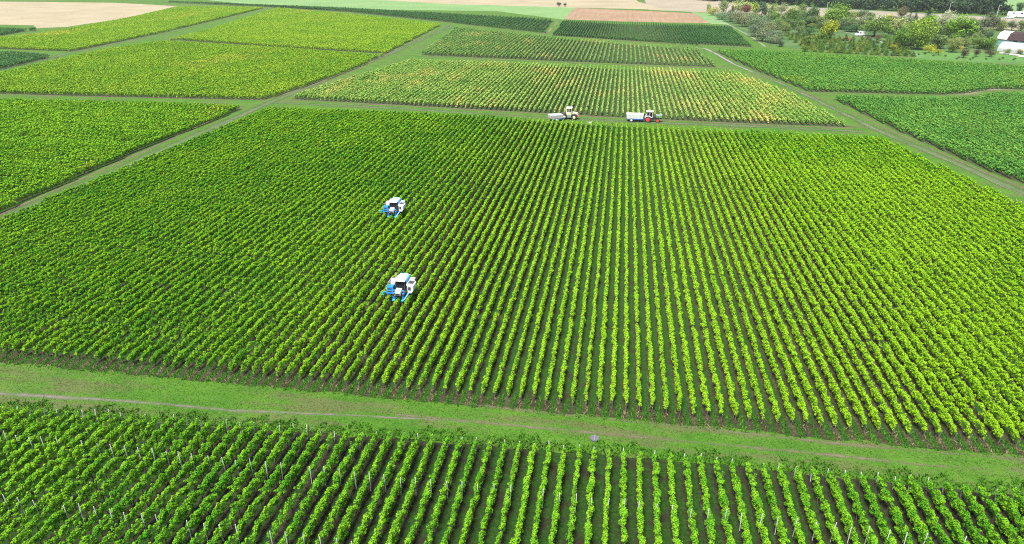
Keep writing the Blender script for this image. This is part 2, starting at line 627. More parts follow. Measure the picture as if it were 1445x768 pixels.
sheet('stubble_field', W([(-40, 2), (60, 3), (160, 4), (255, 9), (190, 24), (95, 38), (52, 40), (48, 36), (-40, 34)]), M['stubble'], 0.004, jag=0.8, step=6)
sheet('meadow', W([(250, -4), (340, 5), (500, 13), (700, 16), (790, 27), (796, 28), (812, 11), (640, 6), (500, -3)]), M['meadow'], 0.004, jag=0.8, step=6)
sheet('stubble_field', W([(430, -12), (530, 0), (640, 6), (812, 11), (940, 14), (900, 2), (880, -12)]), M['stubble'], 0.008, jag=0.8, step=8)
sheet('fallow_field', W([(905, -10), (915, 14), (1000, 18), (1060, 24), (1140, 26), (1300, 34), (1445, 44), (1520, 46), (1520, 30), (1300, 19), (1135, 11), (1020, 3), (1000, -8)]), M['fallow'], 0.004, jag=0.8, step=8)
sheet('ploughed_field', W([(811, 11.5), (900, 15), (980, 19), (1002, 33), (900, 31), (796, 27.5)]), M['ploughed'], 0.008, jag=0.8, step=5)
sheet('meadow', W([(975, 17), (1000, 19), (1012, 24), (1030, 35), (1003, 34), (988, 24)]), M['meadow'], 0.012, jag=0.5, step=5)
sheet('meadow', W([(1395, -6), (1427, 16), (1470, 18), (1500, -6)]), M['meadow'], 0.008, jag=0.5, step=8)
sheet('lawn', W([(1270, 76), (1300, 71), (1420, 76), (1470, 82), (1470, 92), (1300, 84)]), M['lawn'], 0.004, jag=0.4, step=4)

sheet('nursery_ground', W([(1000, 19), (1140, 25), (1300, 34.5), (1445, 43), (1500, 46), (1500, 72), (1290, 72), (1290, 80), (1140, 70.5), (1085, 64), (1032, 36)]), M['nursery'], 0.005, jag=0.6, step=5)

# tracks, paths, road
ribbon('farm_road', W([(-60, 338), (0, 310), (190, 229), (357, 155), (400, 137), (560, 72), (640, 36)]), [5.0] * 7, M['path_trod'], 0.010)
ribbon('wheel_track', W([(-40, 332), (60, 290), (190, 232), (300, 184), (362, 154)]), 1.2, M['path_dirt'], 0.016)
ribbon('farm_road', W([(985, 66), (1002, 71), (1035, 90), (1080, 108), (1150, 140), (1230, 180), (1330, 222), (1470, 284)]), [3.4, 3.5, 3.6, 3.6, 3.8, 4, 4.2, 4.2], M['path_trod'], 0.010)
ribbon('dirt_path', W([(980, 67), (996, 69), (1012, 77), (1036, 91), (1062, 102)]), [2.0, 3.2, 2.6, 2.2, 1.4], M['path_pale'], 0.016)
ribbon('wheel_track', W([(1062, 102), (1110, 121), (1160, 146), (1210, 170), (1250, 190), (1340, 228), (1460, 284)]), 1.1, M['path_dirt'], 0.018)
ribbon('bare_verge', W([(1128, 128), (1190, 152), (1255, 184), (1330, 217), (1395, 246), (1470, 275)]), 1.3, M['bare'], 0.020)
ribbon('dirt_path', W([(985, 20), (1005, 28), (1030, 36), (1060, 52), (1080, 66)]), [2, 2.4, 2.6, 2.4, 2], M['path_pale'], 0.016)
ribbon('dirt_path', W([(1080, 66), (1140, 72), (1290, 81), (1360, 84), (1470, 93)]), [2, 2, 2.6, 2, 2], M['path_dirt'], 0.016)
ribbon('dirt_path', W([(1185, 44), (1215, 50), (1245, 60), (1275, 71), (1300, 80)]), [3, 3.4, 3.4, 3, 2.5], M['path_pale'], 0.016)
ribbon('dirt_path', W([(762, 51), (775, 44), (790, 27)]), [4, 4, 3.5], M['path_dirt'], 0.016)
ribbon('farm_road', W([(350, 7), (300, 26), (230, 46), (140, 66), (100, 74), (60, 85), (-20, 103)]), 5.0, M['path_trod'], 0.010)
ribbon('bare_verge', W([(385, 10), (300, 31), (205, 54), (110, 72), (60, 70), (-20, 67)]), 2.2, M['bare'], 0.016)
ribbon('bare_verge', W([(590, 79), (700, 84), (800, 88.5), (1012, 96.5)]), 3.0, M['bare'], 0.014)
ribbon('bare_verge', W([(645, 35), (770, 48), (900, 59.5), (1062, 68)]), 3.0, M['bare'], 0.014)
ribbon('bare_verge', W([(1150, 130.5), (1330, 135), (1370, 132.5)]), 1.5, M['bare'], 0.014)
ribbon('farm_track', W([(372, 144), (560, 153), (760, 166.5), (960, 174.5), (1100, 180), (1220, 186)]), [4, 4.5, 5, 5, 4.5, 4], M['path_trod'], 0.006)
ribbon('bare_verge', W([(410, 141), (560, 149), (700, 157), (900, 168), (1050, 175), (1200, 181)]), 2.2, M['bare'], 0.014)
ribbon('bare_verge', W([(-20, 133), (150, 137), (376, 141), (430, 124), (500, 99), (548, 76)]), 2.0, M['bare'], 0.016)
ribbon('bare_verge', W([(-30, 317), (0, 303.5), (190, 220), (343, 149)]), 1.4, M['bare'], 0.020)
ribbon('bare_verge', W([(225, 55), (400, 65), (548, 75.5), (600, 50), (636, 34)]), 1.8, M['bare'], 0.016)
ribbon('bare_verge', W([(1340, 134.5), (1375, 131), (1400, 126.5), (1445, 127.5), (1500, 128)]), [2, 6, 6, 3, 2], M['path_dirt'], 0.016)
ribbon('motorway', W([(1100, 8.6), (1240, 16.2), (1300, 19.5), (1405, 24.5), (1500, 30)]), 7.0, M['asphalt'], 0.012)
# wheel ruts of the near grassy track and worn places of the far one
ribbon('wheel_track', W([(-30, 553), (60, 559), (200, 568), (330, 580), (430, 584), (560, 590), (660, 597)]), [1.6, 1.9, 1.8, 1.6, 1.3, 0.9, 0.3], M['path_rut'], 0.010)
ribbon('wheel_track', W([(560, 585), (700, 598), (850, 612), (1000, 626), (1150, 640), (1300, 656), (1480, 668)]), 1.8, M['path_faint'], 0.012)
ribbon('wheel_track', W([(640, 568), (800, 586), (1000, 606), (1200, 628), (1480, 652)]), 1.7, M['path_faint'], 0.010)
ribbon('wheel_track', W([(390, 141), (560, 152), (760, 165), (960, 176), (1100, 178), (1220, 186)]), 0.9, M['path_faint'], 0.010)

# ------------------------------------------------------------------ vine rows
BLOCKS = {}


def block(key, poly, pitch, phase, h, w, m, soil, label, soil_poly=None, gap=0.012):
    BLOCKS[key] = dict(poly=poly, pitch=pitch, phase=phase, h=h, w=w, mat=m, label=label, gap=gap)
    sheet('vineyard_soil', soil_poly or poly, M[soil], 0.004 if key not in ('R1',) else 0.006, pitch=pitch, phase=phase, jag=0.25, step=1.2 if key in ('mid', 'near') else 3.0)


mid_poly = [(-85.3, 47.6), (33, 47.6), (70, 47.6), (69, 70), (60.6, 107), (58.6, 119.2), (56.8, 129.5), (54.0, 148.5), (27, 150.9), (14.2, 152.1), (-4, 153.9), (-38, 158.0), (-85.3, 158.9)]
mid_soil = [(-86.0, 46.3), (72, 46.3), (70, 70), (61.3, 107), (59.3, 119.2), (57.5, 129.5), (54.8, 149.5), (27, 151.9), (14.2, 153.1), (-4, 154.9), (-38, 159.0), (-86.0, 159.9)]
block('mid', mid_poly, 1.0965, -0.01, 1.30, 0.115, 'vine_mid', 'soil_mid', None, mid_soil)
near_poly = [(-56, 20), (44, 20), (44, 41.0), (8, 41.2), (-9, 40.7), (-24, 40.0), (-36, 39.6), (-56, 38.6)]
near_soil = [(-58, 18), (46, 18), (46, 41.7), (8, 41.9), (-9, 41.4), (-24, 40.7), (-36, 40.3), (-58, 39.3)]
block('near', near_poly, 1.105, -0.17, 1.34, 0.125, 'vine_near', 'soil_near', None, near_soil)
L1 = W([(-60, 136, 1.4), (0, 136.5, 1.4), (200, 141, 1.4), (341, 146.5, 1.4), (190, 216.5), (0, 302)]) + [(-88.8, 66), (-150, 66), (-190, 120)]
block('L1', L1, 1.1, 0.0, 1.30, 0.12, 'vine_left', 'soil_mid', 'green vineyard block left of the straight farm road')
F2 = W([(578, 82, 1.4), (800, 89, 1.4), (1037, 98, 1.4), (1120, 130, 1.4), (1192, 168.5, 1.4), (1211, 180.3), (1050, 174), (900, 167), (700, 156), (550, 147.5), (410, 140)])
block('F2', F2, 1.256, -0.05, 1.36, 0.13, 'vine_yellowing', 'soil_far', 'yellowing vineyard block right behind the two tractors')
F3 = W([(644, 37, 1.4), (790, 51, 1.4), (985, 66, 1.4), (1004, 83, 1.4), (1012, 95), (800, 87), (594, 78)])
block('F3', F3, 1.66, 0.3, 1.40, 0.17, 'vine_pale', 'soil_far', 'pale green vineyard block between the yellowing block and the dark hedge')
L2 = W([(-60, 132), (0, 132.5), (200, 138), (374, 141.5), (440, 120), (500, 99.5), (541, 78), (541, 76, 1.4), (400, 65.5, 1.4), (228, 56, 1.4), (150, 67, 1.4), (85, 81, 1.4), (0, 100, 1.4), (-60, 111, 1.4)])
block('L2', L2, 1.25, 0.0, 1.35, 0.24, 'vine_lime', 'soil_far', 'large lime green vineyard block behind the narrow track, left of the farm road')
L3 = W([(240, 56), (240, 54, 1.4), (300, 38, 1.4), (392, 10, 1.4), (500, 19.5, 1.4), (624, 32.5, 1.4), (622, 36), (585, 55.5), (545, 76), (400, 67.5)])
block('L3', L3, 1.5, 0.0, 1.35, 0.5, 'vine_lime', 'soil_far', 'lime green vineyard block beyond the bigger lime block, beside the farm road')
L4 = W([(-30, 68), (50, 71), (102, 73), (225, 47.5), (300, 29.5), (372, 12), (340, 8.5, 1.4), (250, 8.3, 1.4), (180, 24, 1.4), (90, 40, 1.4), (45, 47, 1.4), (0, 51, 1.4), (-30, 54, 1.4)])
block('L4', L4, 1.5, 0.0, 1.35, 0.5, 'vine_lime', 'soil_far', 'long lime green vineyard block beside the pale stubble field')
L5 = W([(-30, 70, 1.6), (30, 72, 1.6), (82, 77, 1.6), (83, 79), (40, 90), (0, 99), (-30, 106)])
block('L5', L5, 1.5, 0.0, 1.6, 0.5, 'vine_dark', 'soil_far', 'small dark green wedge of vines between two farm roads')
L6 = W([(-30, 36.5, 1.6), (50, 40, 1.6), (51, 42), (0, 51), (-30, 55)])
block('L6', L6, 1.5, 0.0, 1.6, 0.5, 'vine_dark', 'soil_far', 'dark green corner of vines below the pale stubble field')
D1 = W([(160, -2.5, 1.8), (480, 9.5, 1.8), (640, 18, 1.8), (783, 25.5, 1.8), (782, 29), (766, 46), (645, 33), (490, 17), (370, 10)])
block('D1', D1, 2.6, 0.3, 1.75, 0.42, 'vine_dark', 'soil_far', 'long dark green block of wide spaced vines below the pale meadow')
D2 = W([(795, 27.5, 1.5), (900, 31, 1.5), (1030, 35.5, 1.5), (1066, 65, 1.5), (1062, 66.5), (900, 58), (780, 50.5)])
block('D2', D2, 1.295, 0.0, 1.40, 0.13, 'vine_dark', 'soil_far', 'dark green striped vineyard block in front of the brown field')
R1 = W([(1002, 67, 1.4), (1100, 71, 1.4), (1300, 83, 1.4), (1500, 95, 1.4), (1500, 128), (1440, 126.5), (1400, 126), (1370, 131), (1330, 134), (1140, 129.5), (1060, 97), (1008, 72)])
block('R1', R1, 1.35, 0.0, 1.42, 0.22, 'vine_right', 'soil_far', 'deep green vineyard block between the nursery and the sandy bend')
R2 = W([(1330, 135.5, 1.4), (1370, 134, 1.4), (1410, 128.5, 1.4), (1530, 129, 1.4), (1530, 292), (1400, 244), (1260, 182), (1175, 140)])
block('R2', R2, 1.15, 0.0, 1.36, 0.20, 'vine_right', 'soil_far', 'green leafy vineyard block right of the curving farm road')


def clip_rows(poly, pitch, phase):
    """(x, y0, y1) of every row inside the polygon"""
    xs = [p[0] for p in poly]
    k0, k1 = math.ceil((min(xs) - phase) / pitch), math.floor((max(xs) - phase) / pitch)
    out = []
    for k in range(k0, k1 + 1):
        x = phase + k * pitch
        ys = []
        for (xa, ya), (xb, yb) in zip(poly, poly[1:] + poly[:1]):
            if (xa <= x) != (xb <= x):
                ys.append(ya + (yb - ya) * (x - xa) / (xb - xa))
        ys.sort()
        for a, b in zip(ys[::2], ys[1::2]):
            if b - a > 3.5:
                out.append((x, a, b))
    return out


def seen_area(x, y0, y1, h, pitch):
    a = 0.0
    n = max(2, int((y1 - y0) / 2))
    dy = (y1 - y0) / n
    for i in range(n):
        y = y0 + dy * (i + 0.5)
        q = to_px(x, y, h)
        if q and -4 < q[0] < PW + 4 and -4 < q[1] < PH + 12:
            s = FPX / q[2]
            d = math.sqrt(x * x + y * y + CH * CH)
            a += s * s * dy * min(0.5 * CH / d + 1.0 * abs(x) / d, pitch * CH / d)     # rows behind one another hide each other
    return a


def leaf_size(d):
    return min(0.46, max(0.105, 0.0019 * d))


def row_leaves(L, y_base, x_mean, h, w, rg, gap=0.012, thin=1.0, dens=1.0):
    """leaf quads of one vine row running from y=0 to L (its near end stands at y_base): bunches of shoots in three tiers, leaves round each bunch"""
    nv = max(2, int(round(L / 1.0)))
    vig = np.clip(rg.normal(1.0, 0.12, nv + 2), 0.7, 1.3)
    ph = rg.uniform(0, 6.28, 3)
    vig = vig * (1 + 0.08 * np.sin(np.arange(nv + 2) * 0.31 + ph[2]))
    vig = np.where(rg.random(nv + 2) < gap, 0.3, vig)
    off = rg.normal(0, 0.03, nv + 2)
    nb = max(6, int(L * 13.5 * (0.55 + 0.45 * thin)))
    y = (np.arange(nb) + rg.uniform(0, 1, nb)) * L / nb
    i0 = np.clip((y / L * nv).astype(int), 0, nv - 1)
    v = vig[i0]
    tier = rg.choice(4, nb, p=(0.24, 0.30, 0.36, 0.10))
    z = np.array([0.40, 0.68, 0.92, 1.10])[tier] / 1.20 * h * (0.75 + 0.25 * v) + rg.normal(0, 0.04, nb)
    r = np.array([0.155, 0.175, 0.165, 0.10])[tier] * rg.uniform(0.82, 1.18, nb) * np.clip(v, 0.35, 1.25)
    x = rg.normal(0, w * np.array([0.35, 0.5, 0.42, 0.5])[tier], nb) + off[i0]
    bt = np.clip(0.5 + 0.2 * rg.normal(0, 1, nb) + 0.10 * (tier == 3), 0, 1)
    keep = (rg.random(nb) < np.where(v < 0.4, 0.35, 1.0)) & (rg.random(nb) < thin)
    y, z, r, x, bt = y[keep], z[keep], r[keep], x[keep], bt[keep]
    s = np.clip(0.0015 * np.sqrt(x_mean ** 2 + (y_base + y) ** 2 + CH ** 2), 0.095, 0.28)
    cnt = np.maximum(3, (dens * 1.15 * 4 * math.pi * r * r * 0.8 / (s * s * 0.62)).astype(int))
    k = np.repeat(np.arange(len(y)), cnt)
    n = len(k)
    d = rg.normal(0, 1, (n, 3))
    d /= np.linalg.norm(d, axis=1, keepdims=True)
    rad = r[k] * np.sqrt(rg.uniform(0.3, 1.12, n))
    c = np.stack([x[k] + d[:, 0] * rad * (0.72 + w), y[k] + d[:, 1] * rad * 1.15, np.maximum(0.12, z[k] + d[:, 2] * rad)], 1)
    nn = d + np.array([0, 0, 0.60])
    ti = np.clip(bt[k] * 0.7 + rg.random(n) * 0.5 - 0.1, 0, 0.98)
    ti = np.where(rg.random(n) < 0.006, 1.0, ti)
    return leaf_quads(c, nn, s[k], rg, 0.8, 0.45), ti


def stems_mesh(L, step, h, rg):
    cs = []
    r = 0.03
    for y in np.arange(0.35, L, step):
        x, dx = rg.normal(0, 0.03), rg.normal(0, 0.05)
        for (ax, ay, bx, by) in ((-r, -r, r, -r), (r, -r, r, r), (r, r, -r, r), (-r, r, -r, -r)):
            cs.append([(x + ax, y + ay, -0.02), (x + bx, y + by, -0.02), (x + dx + bx * .7, y + by * .7, h), (x + dx + ax * .7, y + ay * .7, h)])
    co = np.array(cs)
    return quads_mesh('vine_stems', co, np.zeros(len(co)), M['bark'])


ORD = ['', 'first', 'second', 'third', 'fourth', 'fifth', 'sixth', 'seventh', 'eighth', 'ninth', 'tenth', 'eleventh', 'twelfth', 'thirteenth', 'fourteenth', 'fifteenth', 'sixteenth',
       'seventeenth', 'eighteenth', 'nineteenth']
TENS = {2: ('twentieth', 'twenty'), 3: ('thirtieth', 'thirty'), 4: ('fortieth', 'forty'), 5: ('fiftieth', 'fifty'), 6: ('sixtieth', 'sixty'), 7: ('seventieth', 'seventy'), 8: ('eightieth', 'eighty'), 9: ('ninetieth', 'ninety')}


def ordinal(n):
    if n < 20:
        return ORD[n]
    if n >= 100:
        return 'hundredth' if n == 100 else 'hundred-and-' + ordinal(n - 100)
    return TENS[n // 10][0] if n % 10 == 0 else TENS[n // 10][1] + '-' + ORD[n % 10]


ROWS = []
for key, b in BLOCKS.items():
    for (x, y0, y1) in clip_rows(b['poly'], b['pitch'], b['phase']):
        ROWS.append([key, x, y0, y1, seen_area(x, y0, y1, b['h'], b['pitch'])])
order = sorted(range(len(ROWS)), key=lambda i: -ROWS[i][4])
single = set(i for i in order[:300] if ROWS[i][4] > 0)
counts = {}
for i in single:
    counts[ROWS[i][0]] = counts.get(ROWS[i][0], 0) + 1

HARV = [at(559, 411, 1.8), at(550, 296, 1.8)]          # where the two noses stand
HROW = [round((q[0] + 0.01) / 1.0965) * 1.0965 - 0.01 for q in HARV]
TRAC2_X = at(925, 168)[0]
COVER_X = -0.17
REF = {  # block: (reference x, label of the row there, phrase, group)
    'mid': (HROW[0], 'vine row straddled by the lower blue harvester in the large middle block', 'vine row {s} of the one under the lower blue harvester, large middle block', 'vine rows of the large middle block'),
    'near': (COVER_X, 'vine row ending at the grey round cover, block nearest the camera', 'vine row {s} of the one ending at the grey round cover, nearest block', 'vine rows of the block nearest the camera'),
    'F2': (TRAC2_X, 'vine row starting straight behind the green tractor cab in the yellowing block', 'vine row {s} of the one behind the green tractor cab, yellowing block', 'vine rows of the yellowing block behind the tractors'),
    'L1': (-88.0, 'outermost vine row of the left block along the straight farm road', 'vine row {s} of the straight farm road, block at the left picture edge', 'vine rows left of the straight farm road'),
    'R2': (58.0, 'outermost vine row of the right block along the curving farm road', 'vine row {s} of the curving farm road, block at the right picture edge', 'vine rows right of the curving farm road'),
}
REF.update({
    'F3': (-20.0, 'vine row in the pale green block, in line with the dirt path between the dark blocks', 'vine row {s} of the dirt path line, pale green block before the dark hedge', 'vine rows of the pale green block'),
    'D1': (-42.0, 'outermost dark vine row beside the dirt path, wide spaced dark block', 'dark vine row {s} of the dirt path, wide spaced dark block', 'vine rows of the wide spaced dark block'),
    'D2': (-36.0, 'outermost dark vine row beside the dirt path, block before the brown field', 'dark vine row {s} of the dirt path, block before the brown field', 'vine rows of the dark block before the brown field'),
    'R1': (54.0, 'outermost deep green vine row by the pale path start, block below the nursery', 'vine row {s} of the curving farm road, deep green block below the nursery', 'vine rows of the deep green block below the nursery'),
    'L2': (-93.0, 'outermost lime vine row beside the farm road, large lime block', 'lime vine row {s} of the farm road, large lime block', 'vine rows of the large lime block'),
    'L3': (-94.0, 'outermost lime vine row beside the farm road, far lime block', 'lime vine row {s} of the farm road, far lime block', 'vine rows of the far lime block'),
})
by_block = {}
for i in sorted(single):
    by_block.setdefault(ROWS[i][0], []).append(i)

POSTS_NEAR = (35.4, 29.5, 23.6)
post_b = MB().tube((0, 0, -0.05), (0, 0, 1.60), 0.027, seg=6)
post_o = post_b.build('trellis_post', M['galv'])
post_me = post_o.data
bpy.data.objects.remove(post_o)
epost_b = MB().tube((0, 0.10, -0.05), (0, -0.10, 0.95), 0.035, 0.03, seg=6)
epost_o = epost_b.build('end_post', M['wood'])
epost_me = epost_o.data
bpy.data.objects.remove(epost_o)

MESHES = {}
SPARSE_X = at(430, 690)[0]


def mesh_for(key, y0, L, x, variant, sparse=False):
    """foliage and stem meshes shared by rows of about the same length"""
    b = BLOCKS[key]
    q = max(1, int(round(math.log(L / 4.0) / math.log(1.3))))
    Ln = 4.0 * 1.3 ** q
    if key == 'mid' and L > 95:
        q, Ln = 99, 112.0
    if key == 'near' and L > 16:
        q, Ln = 99, 19.5
    k = (key, q, variant, sparse)
    if k not in MESHES:
        rg = np.random.default_rng(abs(hash((q, variant, len(key) * 7 + ord(key[-1]), sparse))) % 2 ** 31)
        co, ti = row_leaves(Ln, y0, abs(x) if key in ('mid', 'near') and False else {'mid': 30, 'near': 18}.get(key, abs(x)), b['h'], b['w'], rg, b['gap'], 0.45 if sparse else 1.0)
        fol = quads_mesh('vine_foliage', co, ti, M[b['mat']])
        MESHES[k] = (fol, stems_mesh(Ln, 1.0, 0.55, rg), Ln)
    return MESHES[k]


rr = random.Random(5)
for key, idx in by_block.items():
    b = BLOCKS[key]
    nvar = {'mid': 7, 'near': 9}.get(key, 5)
    ref, lab0, labn, grp = REF.get(key, (b['poly'][0][0], None, None, None))
    rank_ref = min(range(len(idx)), key=lambda j: abs(ROWS[idx[j]][1] - ref))
    # rows are numbered over the whole block, so the count can be followed in the photograph
    kref = round((ROWS[idx[rank_ref]][1] - b['phase']) / b['pitch'])
    for j, i in enumerate(idx):
        _, x, y0, y1, ar = ROWS[i]
        kk = round((x - b['phase']) / b['pitch']) - kref
        L = y1 - y0
        sparse = key == 'near' and abs(x - SPARSE_X) < b['pitch'] * 0.5
        fol, stm, Ln = mesh_for(key, y0, L, x, rr.randrange(nvar), sparse)
        root = empty('vine_row', (x, y0 + rr.uniform(-0.12, 0.12), 0))
        if kk == 0:
            lab = lab0
        elif sparse:
            lab = 'thin patchy vine row with bare brown soil showing, block nearest the camera'
        else:
            lab = ordinal(abs(kk)) + ' ' + labn.format(s='right' if kk > 0 else 'left')
        tag(root, lab, 'vine row', grp)
        f = link('foliage', fol, root)
        f.scale = (rr.choice((-1, 1)) * rr.uniform(0.92, 1.1), L / Ln, rr.uniform(0.95, 1.05))
        st = link('vine_stems', stm, root)
        st.scale.y = L / Ln
        st['kind'] = 'stuff'
        if key == 'near':
            for py in POSTS_NEAR:
                if y0 < py < y1 and rr.random() < 0.85:
                    p = link('trellis_post', post_me, root)
                    p.location = ((1 if x < -1 else -1 if x > 3 else 0.4) * rr.uniform(0.08, 0.17), py - root.location.y + rr.uniform(-0.12, 0.12), 0)
                    p.rotation_euler = (rr.uniform(-0.05, 0.05), rr.uniform(-0.04, 0.04), 0)
                    p.scale.z = rr.uniform(0.86, 1.08)
            p = link('trellis_post', post_me, root)
            p.location = (0, L - 0.05, 0)
            p.rotation_euler = (-0.16 + rr.uniform(-0.06, 0.06), rr.uniform(-0.04, 0.04), 0)
            p.scale.z = rr.uniform(0.55, 0.8)
        else:
            p = link('end_post', epost_me, root)
            p.location = (rr.uniform(-0.05, 0.05), -0.1, 0)
            p.scale.z = rr.uniform(0.7, 1.0)

# the rest of each block's rows: one mass per block
for key, b in BLOCKS.items():
    rest = [ROWS[i] for i in range(len(ROWS)) if ROWS[i][0] == key and i not in single]
    if not rest:
        continue
    cos, tis = [], []
    rg = np.random.default_rng(len(key) * 13 + ord(key[0]) + ord(key[-1]))
    for (_, x, y0, y1, ar) in rest:
        dens = 0.8 if ar > 0 else 0.4
        co, ti = row_leaves(y1 - y0, y0, abs(x), b['h'] * rg.uniform(0.95, 1.05), b['w'], rg, b['gap'], 1.0, dens)
        co = co + np.array([x, y0, 0.0])
        cos.append(co)
        tis.append(ti)
    me = quads_mesh('vineyard_block', np.concatenate(cos), np.concatenate(tis), M[b['mat']])
    o = link('vineyard_block', me)
    part_labels = {
        'L1': 'farther vine rows of the green block left of the straight farm road',
        'F2': 'outer vine rows of the yellowing block behind the two tractors',
        'R2': 'farther vine rows of the green block right of the curving farm road',
        'L2': 'farther vine rows of the large lime green block left of the farm road',
        'R1': 'farther vine rows of the deep green block below the nursery',
        'F3': 'outer vine rows of the pale green block before the dark hedge'}
    lab = (part_labels.get(key) if key in by_block else None) or b['label'] or {'mid': 'outer vine rows of the large middle block beyond the picture edge', 'near': 'outer vine rows of the nearest block beyond the picture edge'}[key]
    tag(o, lab, 'vineyard', None, 'stuff')

# low dark hedge along the cross track behind the pale block
for (pa, pb, lab) in (((640, 32.5), (772, 47.5), 'low dark hedge along the track below the dark wide spaced vines'), ((785, 49.5), (985, 64.5), 'low dark hedge along the track in front of the dark striped vines')):
    a, c = Vector(at(*pa)), Vector(at(*pb))
    Lh = (c - a).length
    rg = np.random.default_rng(int(Lh))
    co, ti = row_leaves(Lh, a.y, abs(a.x), 1.3, 0.5, rg, 0.03)
    o = link('hedge', quads_mesh('hedge', co, ti, M['vine_dark']))
    o.location = (a.x, a.y, 0)
    o.rotation_euler.z = math.atan2(c.y - a.y, c.x - a.x) - math.pi / 2
    tag(o, lab, 'hedge')

# ------------------------------------------------------------------ grass, weeds and dry ends along the near track
def tufts(name, n, region, hgt, m, rg, label, flat=0.5, accept=None):
    x = rg.uniform(region[0], region[1], n)
    y = rg.uniform(region[2], region[3], n)
    if accept is not None:
        k = accept(x, y)
        x, y = x[k], y[k]
    n = len(x)
    s = hgt * rg.uniform(0.5, 1.4, n)
    a = rg.uniform(0, 2 * np.pi, n)
    lean = rg.normal(0, flat, (n, 2))
    u = np.stack([np.cos(a), np.sin(a), np.zeros(n)], 1) * (s * 0.32)[:, None]
    up = np.stack([lean[:, 0] * s, lean[:, 1] * s, s], 1)
    c = np.stack([x, y, np.zeros(n)], 1)
    co = np.stack([c - u, c + u, c + u * 0.5 + up, c - u * 0.5 + up], 1)
    o = link(name, quads_mesh(name, co, rg.random(n), m))
    return tag(o, label, 'grass', None, 'stuff')


fgtop = lambda x: np.interp(x, [-58, -25, -10, 8, 46], [39.3, 40.7, 41.4, 41.9, 41.7])
RUTS = [W(q) for q in ([(-30, 553), (60, 559), (200, 568), (330, 580), (430, 584), (560, 590), (660, 597)], [(560, 585), (700, 598), (850, 612), (1000, 626), (1150, 640), (1300, 656), (1480, 668)], [(640, 568), (800, 586), (1000, 606), (1200, 628), (1480, 652)])]


def track_grass(x, y):
    keep = y > fgtop(x)
    for q, hw, pr in zip(RUTS, (0.32, 0.5, 0.45), (0.05, 0.35, 0.45)):
        qx, qy = [p[0] for p in q], [p[1] for p in q]
        on = (np.abs(y - np.interp(x, qx, qy, left=-99, right=-99)) < hw * (0.7 + 0.5 * np.sin(x * 1.7) * np.sin(x * 0.6 + 1)))
        keep &= ~on | (rng.random(len(x)) < pr)
    thin = 0.5 + 0.5 * np.sin(x * 0.35 + np.sin(y * 1.2) * 1.5) * np.sin(y * 1.9 + x * 0.11)
    return keep & (rng.random(len(x)) < 0.45 + 0.55 * thin)


tufts('grass', 60000, (-60, 46, 40.5, 47.2), 0.06, M['grass_leaf'], rng, 'short trodden grass covering the near track', 1.3, track_grass)


def weed_band(x, y):
    e = y - fgtop(x)
    nz = 0.35 * np.sin(x * 0.9) + 0.3 * np.sin(x * 2.3 + 1) + 0.25 * np.sin(x * 5.1)
    return (e > -0.1) & (e < 1.15 + nz)


tufts('weeds', 42000, (-60, 46, 39, 45), 0.17, M['weed_leaf'], rng, 'lush dark green weeds along the near edge of the grassy track', 0.55, weed_band)


def end_strips(x, y):
    u = (x + 0.01) / 1.0965
    d = np.abs(u - np.round(u))
    return (d < 0.2) & (np.sin(np.round(u) * 12.9898) * 43758.5453 % 1.0 < 0.75)


tufts('dry_grass', 9000, (-60, 40, 46.2, 48.0), 0.12, M['dry_leaf'], rng, 'dry tan grass at the near ends of the middle vine rows', 0.7, end_strips)
tufts('grass', 14000, (-60, 40, 46.0, 48.2), 0.13, M['weed_leaf'], rng, 'green grass strips between the near ends of the middle vine rows', 0.5, lambda x, y: ~((np.abs((x + 0.01) / 1.0965 - np.round((x + 0.01) / 1.0965))) < 0.24))

